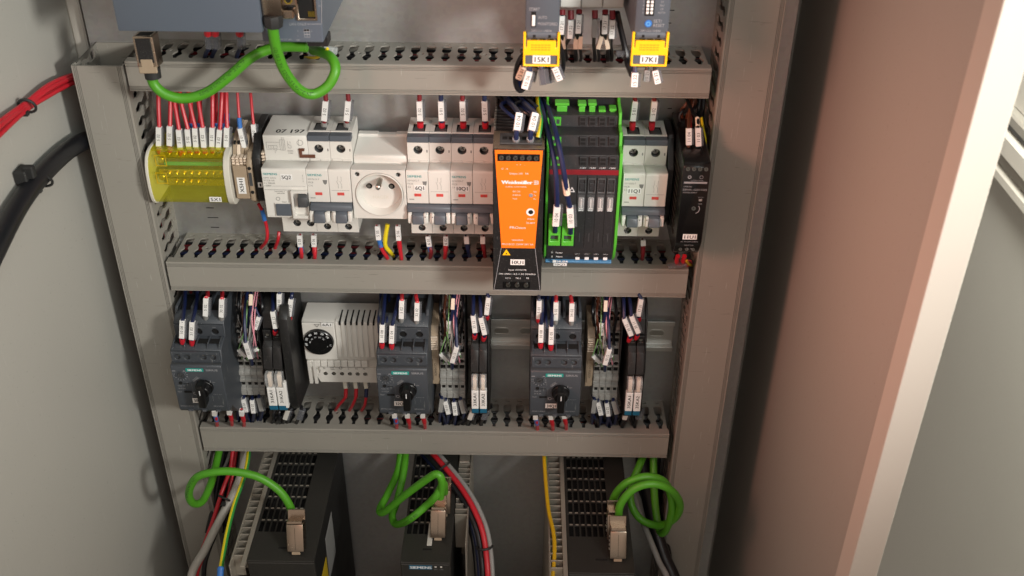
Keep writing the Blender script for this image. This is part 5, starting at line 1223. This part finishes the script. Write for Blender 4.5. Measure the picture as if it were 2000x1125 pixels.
under('dark red wire with marker under the right pole of 11Q1', [(1256,467,40),(1256,478,40),(1255,500,40),(1252,514,28)], '', 'darkred', 'darkred')
wire('red wire bending from the beige terminals down into the duct', [(505,398,40),(513,415,38),(521,445,36),(521,468,36),(510,484,26)], 'red', 1.5, group=G3, bands=((1,-.2,.5,'blue'),))
wire('short red wire below the left edge of breaker 5Q2', [(545,452,30),(543,468,32),(536,488,24)], 'red', 1.5, group=G3)
# 11U1
G4 = 'wires at the small black power supply'
wire('brown wire with marker 11 04 above the small black supply', [(1350,195,30),(1346,230,50),(1345,250,66),(1345,283,70),(1343,306,70)], 'brown', 1.4, tag=(2,3), s='11 04', fer='red', ferlen=8, group=G4, w=5)
wire('black wire with marker 11 03 above the small black supply', [(1340,190,30),(1352,218,44),(1362,232,60),(1363,249,67),(1364,285,70),(1363,306,70)], 'blackwire', 1.4, tag=(3,4), s='11 03', fer='red', ferlen=8, group=G4, w=5, bands=((2,-.1,.9,'beige'),))
wire('yellow green wire behind the marker 11 03', [(1366,200,20),(1372,245,34),(1377,272,46),(1377,300,50)], 'yellowgreen', 1.2, group=G4)
wire('dark red wire rising behind the marker 11 04', [(1352,190,20),(1348,225,34),(1350,262,50)], 'darkred', 1.2, group=G4)
for i, (x_, c) in enumerate(((1318,'red'),(1331,'red'))):
    wire(('left','right')[i]+' red ferrule wire tucked below the small black supply', [(x_+6,500,62),(x_+4,512,56),(x_+12,517,48),(x_+16,512,30)], c, 2.0, group=G4, fer='red')
alone(MB().obox(toW(at(1322,518,58)), Vector((1,.1,.12)).normalized(), Vector((-.1,1,0)).normalized(), Vector((-.12,0,1)).normalized(), 8, 3, 1.4), 'wire_marker', 'smoke', 'clear crumpled marker sleeve below the small black supply', 'wire marker', bev=.5)
wire('yellow wire end peeking out below the small black supply', [(1340,508,60),(1345,516,52),(1352,518,30)], 'yellowwire', 1.2, group=G4)
# ---------------------------------------------------------------- power supply and fuse block wires
G5 = 'dark blue supply wires around the orange power supply'
for i, (x0_, x1_) in enumerate(((1012,1008),(1043,1036))):
    wire(('left','right')[i]+' dark blue wire with clear marker 10 04 on the orange supply', [(985+i*30,190,30),(1003+i*26,208,70),(x0_+2,222,95),(x1_+1,256,104),(x1_,270,104),(x1_,282,100)], 'bluewire', 2.0, tag=(2,3), s='10 04', fer='clear', ferlen=8, group=G5, w=6)
wire('yellow green wire at the right of the orange supply top', [(1050,190,40),(1052,212,62),(1056,235,84),(1052,266,94),(1050,280,94)], 'yellowgreen', 1.9, group=G5)
wire('left dark blue wire crossing the fuse block into the green terminal', [(1052,190,36),(1062,225,72),(1077,285,104),(1086,345,116),(1088,402,116),(1085,438,113),(1084,452,108)], 'bluewire', 2.1, tag=(4,5), s='10 04', group=G5, w=6)
wire('right dark blue wire crossing the fuse block with cream band', [(1062,190,36),(1074,222,72),(1088,270,106),(1101,335,118),(1108,382,117),(1113,404,115),(1115,441,113),(1114,455,108)], 'bluewire', 2.1, tag=(5,6), s='10 03', group=G5, w=6, bands=((3,.35,.95,'beige'),))
for i in range(5):
    wire('black wire behind the orange supply, %s from the left' % ORD[i], [(965+i*14,182,20+i*3),(990+i*12,200,42+i*4),(1020+i*9,216,62),(1048+i*5,240,66),(1058+i*3,290,70)], ('blackwire','bluewire')[i % 2], 1.5, group=G5)
# ================================================================ top row wires
G6 = 'black wires with markers under the white modules'
for i, (tx, ty, s_, lx, fy) in enumerate([(1097,48,'17 21',1102,80),(1114,56,'17 22',1104,0),(1130,46,'17 21',1125,79),(1161,54,'',1160,0),(1181,47,'17 21',1187,80),(1195,56,'17 22',1193,0)]):
    d_ = 66; o_ = wire('black wire with marker, %s from the left under the white modules' % ORD[i], [(tx+1,22,62),(tx+1,ty-18,d_),(tx-1,ty+18,d_),(lx,90,56),(lx+(2 if i % 2 else -1),112,44),(lx,122,30)], 'blackwire', 1.4, tag=(1,2), s=s_, tagm='paper' if s_ else 'greywire', group=G6, w=4.6)
    MB().tube([toW(at(tx+1,20,64)), toW(at(tx+1,ty-18,66))], 2.3, 10).build('red_collar', 'darkred', o_)
for i, (x0_, x1_) in enumerate([(1099,1101),(1125,1124),(1134,1133),(1175,1168),(1183,1187)]):
    wire('black wire with cream sleeve, %s from the left below the white modules' % ORD[i], [(x0_,40,60),(x0_,69,62),(x1_,93,58),(x1_+2,112,46),(x1_,122,30)], 'blackwire', 1.2, tag=(1,2), s='', tagm='beige', clear=False, w=2.7, group=G6)
G7 = 'wires hanging below the safety relays'
wire('dark wire looping left below safety relay 15K1', [(1038,112,96),(1022,108,100),(1010,130,100),(1007,160,96),(1014,176,92),(1024,170,92),(1036,132,106)], 'blackwire', 2.0, group=G7)
wire('dark blue wire looping left below safety relay 15K1', [(1040,112,90),(1018,116,94),(1013,145,94),(1018,168,90),(1030,150,98),(1040,128,104)], 'bluewire', 2.0, group=G7)
wire('dark blue wire with white marker 10 06 below safety relay 15K1', [(1036,122,118),(1034,138,119),(1024,172,120)], 'bluewire', 1.9, tag=(1,2), s='10 06', group=G7, w=5.4)
wire('wire with cream marker half hidden behind the marker 10 06', [(1026,122,106),(1022,130,107),(1012,154,108)], 'blackwire', 1.6, tag=(1,2), s='15 01', tagm='beige', clear=False, group=G7, w=5)
wire('wire with grey marker right of the marker 10 06', [(1047,122,108),(1046,131,108),(1040,158,108)], 'blackwire', 1.6, tag=(1,2), s='15 02', tagm='greywire', clear=False, group=G7, w=4.5)
wire('dark blue wire in an open clear sleeve under the middle of relay 15K1', [(1058,122,114),(1057,133,115),(1061,164,116)], 'bluewire', 1.9, tag=(1,2), s='', tagm='smoke', group=G7, w=6)
wire('black wire in a dark sleeve under the middle of relay 15K1', [(1068,122,110),(1069,133,111),(1072,160,110)], 'blackwire', 1.9, tag=(1,2), s='', tagm='smoke', group=G7, w=4)
wire('wire with slanted marker at the right below relay 15K1', [(1080,122,116),(1083,130,117),(1094,156,118)], 'blackwire', 1.6, tag=(1,2), s='15 31', group=G7, w=5.2)
wire('black wire rising right of relay 15K1 into the duct', [(1090,78,96),(1098,105,90),(1100,130,82),(1094,150,96)], 'blackwire', 1.8, group=G7)
wire('dark blue wire with marker 15 22 at left below relay 17K1', [(1239,122,114),(1240,141,116),(1238,169,118)], 'bluewire', 1.9, tag=(1,2), s='15 22', group=G7, w=5.4)
wire('wire with small grey marker in the middle below relay 17K1', [(1263,122,110),(1264,136,112),(1261,158,113)], 'blackwire', 1.4, tag=(1,2), s='15 21', tagm='greywire', group=G7, w=4.6)
wire('wire with slanted marker at right below relay 17K1', [(1280,122,112),(1279,137,114),(1285,163,116)], 'blackwire', 1.4, tag=(1,2), s='15 32', group=G7, w=5)
wire('dark wire rising left of safety relay 17K1', [(1205,24,64),(1213,60,60),(1222,100,60),(1226,125,66),(1234,146,88)], 'blackwire', 2.2, group=G7)
alone(MB().obox(toW(at(1216,104,60)), Vector((1,0,.1)).normalized(), Vector((0,1,0)), Vector((-.1,0,1)).normalized(), 5, 2, 2.4), 'wire_marker', 'smoke', 'clear empty marker sleeve left of safety relay 17K1', 'wire marker', bev=.6)
G8 = 'wires under the controller'
for i, x_ in enumerate((404,418,466)):
    o_ = wire('dark blue wire with clear marker, %s under the controller' % ORD[i], [(x_+2,50,70),(x_+2,66,66),(x_+4,92,60),(x_-3,108,44),(x_-6,120,30)], 'bluewire', 1.6, tag=(1,2), s='', tagm='smoke', group=G8, w=4.6)
    MB().tube([toW(at(x_+2,52,70)), toW(at(x_+2,67,66))], 3.0, 10).build('red_collar', 'red', o_)
alone(MB().obox(toW(at(646,98,60)), Vector((1,0,-.15)).normalized(), Vector((0,1,0)), Vector((.15,0,1)).normalized(), 5.2, 2, 2.6), 'wire_marker', 'clear', 'clear marker sleeve beside the black connector on the top duct', 'wire marker', bev=.6)
wire('blue and yellow wire end under the black connector', [(640,95,70),(632,104,66),(618,112,50),(596,112,34)], 'yellowgreen', 1.2, group=G8)
# ================================================================ third row wires
G9 = 'marked wires entering the motor starters'
def st_wires(name, items):
    for i, (tx, ty, s_, c0, fc, front, sx_) in enumerate(items):
        d_ = 84 if front else 66
        wire('%s wire with marker %s, %s on motor starter %s' % ({'bluewire':'dark blue','red':'red'}[c0], s_, ORD[i], name), [(sx_,560,30),(sx_+(tx-sx_)*.2,590 if front else 578,52),(tx,ty-18,d_-2),(tx-1,ty+17,d_+1),(tx-1,ty+(29 if front else 25),d_)], c0, 1.7, tag=(2,3), s=s_, fer=fc, ferlen=6.5, group=G9, w=5)
st_wires('30Q1', [(357,642,'10 08','bluewire','red',1,362),(376,645,'51 03','bluewire','red',1,386),(403,599,'5 02','red','greywire',0,406),(434,601,'30 02','red','greywire',0,434)])
st_wires('32Q1', [(747,650,'10 08','bluewire','red',1,752),(766,652,'51 04','bluewire','red',1,780),(785,604,'5 02','red','greywire',0,785),(815,608,'32 02','red','greywire',0,812)])
st_wires('34Q1', [(1057,650,'10 08','bluewire','red',1,1062),(1077,654,'51 05','bluewire','red',1,1080),(1053,604,'5 01','bluewire','red',0,1052),(1086,607,'5 02','red','greywire',0,1086),(1117,609,'34 02','red','greywire',0,1114)])
for i, (x_, y_) in enumerate(((372,'a'),(380,'b'),(758,'c'),(742,'d'),(1068,'e'),(1056,'f'))):
    wire(('left slack','right slack')[i % 2]+' dark blue wire behind the markers of motor starter '+('30Q1','32Q1','34Q1')[i//2], [(x_,560,24),(x_+2,590,40),(x_-2,620,62),(x_-1,650,72)], ('bluewire','darkred')[i == 0], 1.5, group=G9)
G10 = 'short wires below the motor starters'
for nm, items in (('30Q1', [(383,806,'blue','red'),(450,806,'red','red'),(474,808,'red','red')]), ('32Q1', [(772,812,'blue','red'),(797,812,'red','red'),(827,812,'red','red')]), ('34Q1', [(1047,815,'blue','red'),(1077,815,'red','red'),(1103,813,'red','red')])):
    if nm == '30Q1': items = [(421,808,'blue','red'),(450,806,'red','red'),(474,808,'red','red')]
    for i, (x_, y_, c1_, c2_) in enumerate(items):
        o_ = wire('%s wire with white collar, %s below motor starter %s' % ('blue ended' if c1_ == 'blue' else 'red', ORD[i], nm), [(x_-2,y_-8,68),(x_-1,y_+1,66),(x_+2,y_+13,62),(x_+3,y_+27,44),(x_+2,y_+38,28)], c2_, 1.7, tag=(0,1), s='', clear=False, group=G10, bands=((1,0.1,1,c1_),), w=5)
# terminal group wires
G11 = 'thin wires at the grey terminal groups'
def thin(name, items):
    for i, (col, pts, r_, lab) in enumerate(items):
        wire('%s at the terminal group beside %s' % (lab, name), pts, col, r_, group=G11, sides=6)
for nm, ox, oy in (('relays 31KA1', 486, 0), ('relays 33KA1', 880, 8), ('relays 35KA1', 1178, 12)):
    q = ox
    thin(nm, [('whitewire',[(q+8,562+oy,30),(q+6,600+oy,50),(q+2,640+oy,58),(q-4,700+oy,52)],.55,'thin white wire'),
      ('pink',[(q+14,562+oy,34),(q+6,620+oy,60),(q+12,665+oy,66),(q+18,700+oy,54)],.65,'thin pink wire'),
      ('pink',[(q+18,562+oy,30),(q+12,610+oy,56),(q+10,650+oy,60),(q+8,702+oy,52)],.55,'second thin pink wire'),
      ('brown',[(q-8,562+oy,30),(q-12,600+oy,50),(q-10,635+oy,50),(q-14,660+oy,42)],1.1,'thin brown wire'),
      ('greenwire',[(q-2,562+oy,30),(q-4,610+oy,58),(q-6,650+oy,60),(q-14,702+oy,52)],.55,'thin green wire'),
      ('greywire',[(q+4,562+oy,30),(q+2,610+oy,54),(q+4,640+oy,58),(q+2,702+oy,52)],.55,'thin grey wire'),
      ('blackwire',[(q+22,562+oy,30),(q+26,600+oy,50),(q+22,630+oy,44),(q+20,660+oy,40)],1.4,'black wire on the right'),
      ('blackwire',[(q-18,562+oy,30),(q-20,600+oy,46),(q-16,630+oy,40),(q-14,650+oy,36)],1.4,'black wire on the left')])
    s_ = -1 if ox == 486 else 1
    wire('dark blue wire with marker 10 12 leaning over the terminals beside '+nm, [(q+2+s_*4,562+oy,34),(q-8 if s_ < 0 else q+10,620+oy,60),(q-6 if s_ < 0 else q+12,668+oy,72),(q+4 if s_ < 0 else q+3,698+oy,70),(q+6 if s_ < 0 else q+3,712+oy,60)], 'bluewire', 1.5, tag=(2,3), s='10 12', group=G11, w=5)
    wire('wire with cream sleeve at the top of the terminals beside '+nm, [(q+4,562+oy,40),(q+5,575+oy,52),(q+4,597+oy,58),(q-2,640+oy,54)], 'bluewire', 1.2, tag=(1,2), s='', tagm='beige', clear=False, group=G11, w=3.4)
    wire('wire with tilted white marker flag at the middle of the terminals beside '+nm, [(q-8,640+oy,60),(q+2,686+oy,64),(q+18,681+oy,66),(q+20,690+oy,60)], 'greenwire', .55, tag=(1,2), s='12', group=G11, w=4)
    wire('wire with second white flag low at the terminals beside '+nm, [(q-10,650+oy,60),(q-20,682+oy,62),(q-6,696+oy,60),(q-2,704+oy,56)], 'greenwire', .55, tag=(1,2), s='', group=G11, w=4)
    wire('wire with grey marker 10 03 high at the terminals beside '+nm, [(q+12,600+oy,52),(q-4 if s_ > 0 else q+20,618+oy,56),(q-2 if s_ > 0 else q+12,642+oy,58)], 'bluewire', 1.2, tag=(1,2), s='10 03', group=G11, w=4.6)
    for k, (dx_, ty, ln_, tm) in enumerate(((-8,796,6,'paper'),(8,798,3,'paper'),(-18,792,-3,'greywire'),(22,794,6,'greywire'))):
        px_ = q+dx_; yy = ty+oy*.5-6
        wire('wire with hanging marker, %s under the terminal group beside %s' % (ORD[k], nm), [(px_-2,yy-20,50),(px_-ln_*.4,yy-12,56),(px_+ln_*.7,yy+13,58),(px_+ln_*.5-2,yy+32,40),(px_-2,yy+42,24)], 'bluewire', 1.6, tag=(1,2), s=('10 0%d' % (k+1)) if tm == 'paper' else '', tagm=tm, group=G11, w=4.8)
# relay wires
G12 = 'marked wires at the slim relays'
for nm, items in (('31KA', [(536,624,'31 12',-3,532),(555,628,'31 11',-1,556),(546,590,'10 03',0,545),(567,600,'17 21',2,572)]),
                  ('33KA', [(926,632,'33 12',-2,924),(943,636,'33 11',-4,936),(952,597,'17 21',2,951)]),
                  ('35KA', [(1226,638,'35 12',-7,1215),(1240,633,'35 11',-7,1226),(1249,600,'17 21',3,1246)])):
    for i, (tx, ty, s_, ln_, sx_) in enumerate(items):
        low = i < 2
        wire('dark blue wire with marker %s, %s at the relays %s' % (s_, ORD[i], nm), [(sx_,562,30),(sx_+(tx-sx_)*.3,588 if low else 572,50),(tx+ln_,ty-17,62 if low else 54),(tx-ln_,ty+16,64 if low else 56),(tx-ln_*.2,ty+(29 if low else 26),60 if low else 52)], 'bluewire', 1.6, tag=(2,3), s=s_, fer='red', ferlen=6.5, group=G12, w=4.9)
    bx = {'31KA': 560, '33KA': 920, '35KA': 1222}[nm]
    for k in range(2):
        px_ = bx+k*26; yy = 808
        wire('wire with hanging clear marker, %s below the relays %s' % (('left','right')[k], nm), [(px_+2,yy-16,50),(px_+3,yy-9,54),(px_-3,yy+9,54),(px_-8,yy+22,40),(px_-10,yy+34,22)], 'blackwire', 1.6, tag=(1,2), s='', tagm=('whitewire','smoke')[k], group=G12, w=5)
for k in range(3):
    wire('black wire crossing diagonally, %s in the shadow under relays 33KA' % ORD[k], [(955-k*8,792,34),(930-k*10,815,48),(905-k*12,838-k*2,34)], 'blackwire', 1.8, group=G12)
# thermostat wires
G13 = 'red wires under the thermostat'
for i, (x_, xe, bd) in enumerate(((673,655,'red'),(693,682,'red'),(713,706,'bluewire'))):
    wire('red wire, %s from the left under the thermostat' % ORD[i], [(x_,738,32),(x_+3,757,34),(x_+2,775,36),(xe+6,792,34),(xe,802,22)], 'red', 1.5, tag=(0,1), s='', tagm='offwhite', group=G13, bands=((1,0,1,bd),), w=4.4)

# ---------------------------------------------------------------- masses of small wires nobody could count
def tangle(name_label, boxes, cols, n, r, sd):
    random.seed(sd)
    for ci, c in enumerate(cols):
        m = MB()
        for k in range(n[ci]):
            (xa, ya, da), (xb, yb, db), (xc, yc, dc) = [(random.uniform(b[0], b[1]), random.uniform(b[2], b[3]), random.uniform(b[4], b[5])) for b in boxes]
            m.tube(crom(PX([(xa, ya, da), ((xa+xb)/2+random.uniform(-5, 5), (ya+yb)/2, (da+db)/2+4), (xb, yb, db), (xc, yc, dc)]), 5), r*random.uniform(.8, 1.15), 6, False)
        o = m.build('wire_tangle', c); o['kind'] = 'stuff'; setp(o, name_label % {'blackwire':'black','bluewire':'dark blue','whitewire':'pale','brown':'brown','greywire':'grey','pink':'pink'}[c], 'wires')
for nm, q, oy in (('31KA1', 486, 0), ('33KA1', 880, 8), ('35KA1', 1178, 12)):
    tangle('tangle of thin %s wires entering the terminals beside relays '+nm, [(q-20, q+28, 555+oy, 565+oy, 14, 34), (q-22, q+26, 590+oy, 630+oy, 20, 48), (q-20, q+24, 650+oy, 700+oy, 34, 50)], ('blackwire','whitewire','brown','greywire'), (9, 5, 4, 4), .6, q)
    tangle('tangle of %s wires leaving the terminals beside relays '+nm, [(q-18, q+26, 775+oy*.5, 785+oy*.5, 30, 46), (q-16, q+30, 795+oy*.5, 812+oy*.5, 40, 54), (q-14, q+26, 828+oy*.3, 840+oy*.3, 20, 40)], ('bluewire','blackwire'), (7, 8), 1.3, q+1)
for nm, q in (('30Q1', 400), ('32Q1', 790), ('34Q1', 1090)):
    tangle('tangle of %s wires behind the top of motor starter '+nm, [(q-40, q+46, 560, 572, 10, 24), (q-40, q+44, 585, 605, 14, 30), (q-38, q+42, 608, 622, 14, 34)], ('blackwire','bluewire'), (12, 6), 1.5, q)
for nm, q in (('31KA', 566), ('33KA', 946), ('35KA', 1240)):
    tangle('tangle of %s wires under the slim relays '+nm, [(q-24, q+16, 785, 800, 30, 46), (q-40, q+14, 808, 822, 40, 52), (q-44, q+6, 834, 846, 20, 36)], ('blackwire',), (7,), 1.5, q)
tangle('tangle of %s wires above the orange power supply', [(968, 1060, 180, 190, 16, 30), (975, 1064, 205, 220, 30, 60), (1046, 1072, 240, 290, 50, 70)], ('blackwire','bluewire'), (8, 4), 1.4, 99)
tangle('tangle of %s wires inside the upper right corner below the top duct', [(1330, 1376, 185, 195, 10, 24), (1325, 1376, 220, 250, 16, 34), (1330, 1372, 270, 290, 20, 40)], ('blackwire','brown'), (8, 3), 1.4, 98)
tangle('tangle of %s cables beside the left duct behind the green arch', [(418, 480, 878, 886, 8, 24), (412, 470, 920, 950, 10, 30), (404, 450, 1000, 1060, 14, 44)], ('blackwire','greywire'), (9, 3), 2.0, 97)
tangle('tangle of %s cables beside the right duct behind the green loops', [(1240, 1296, 878, 886, 8, 20), (1246, 1296, 930, 960, 8, 24), (1262, 1304, 1020, 1060, 10, 34)], ('blackwire',), (9,), 2.2, 96)
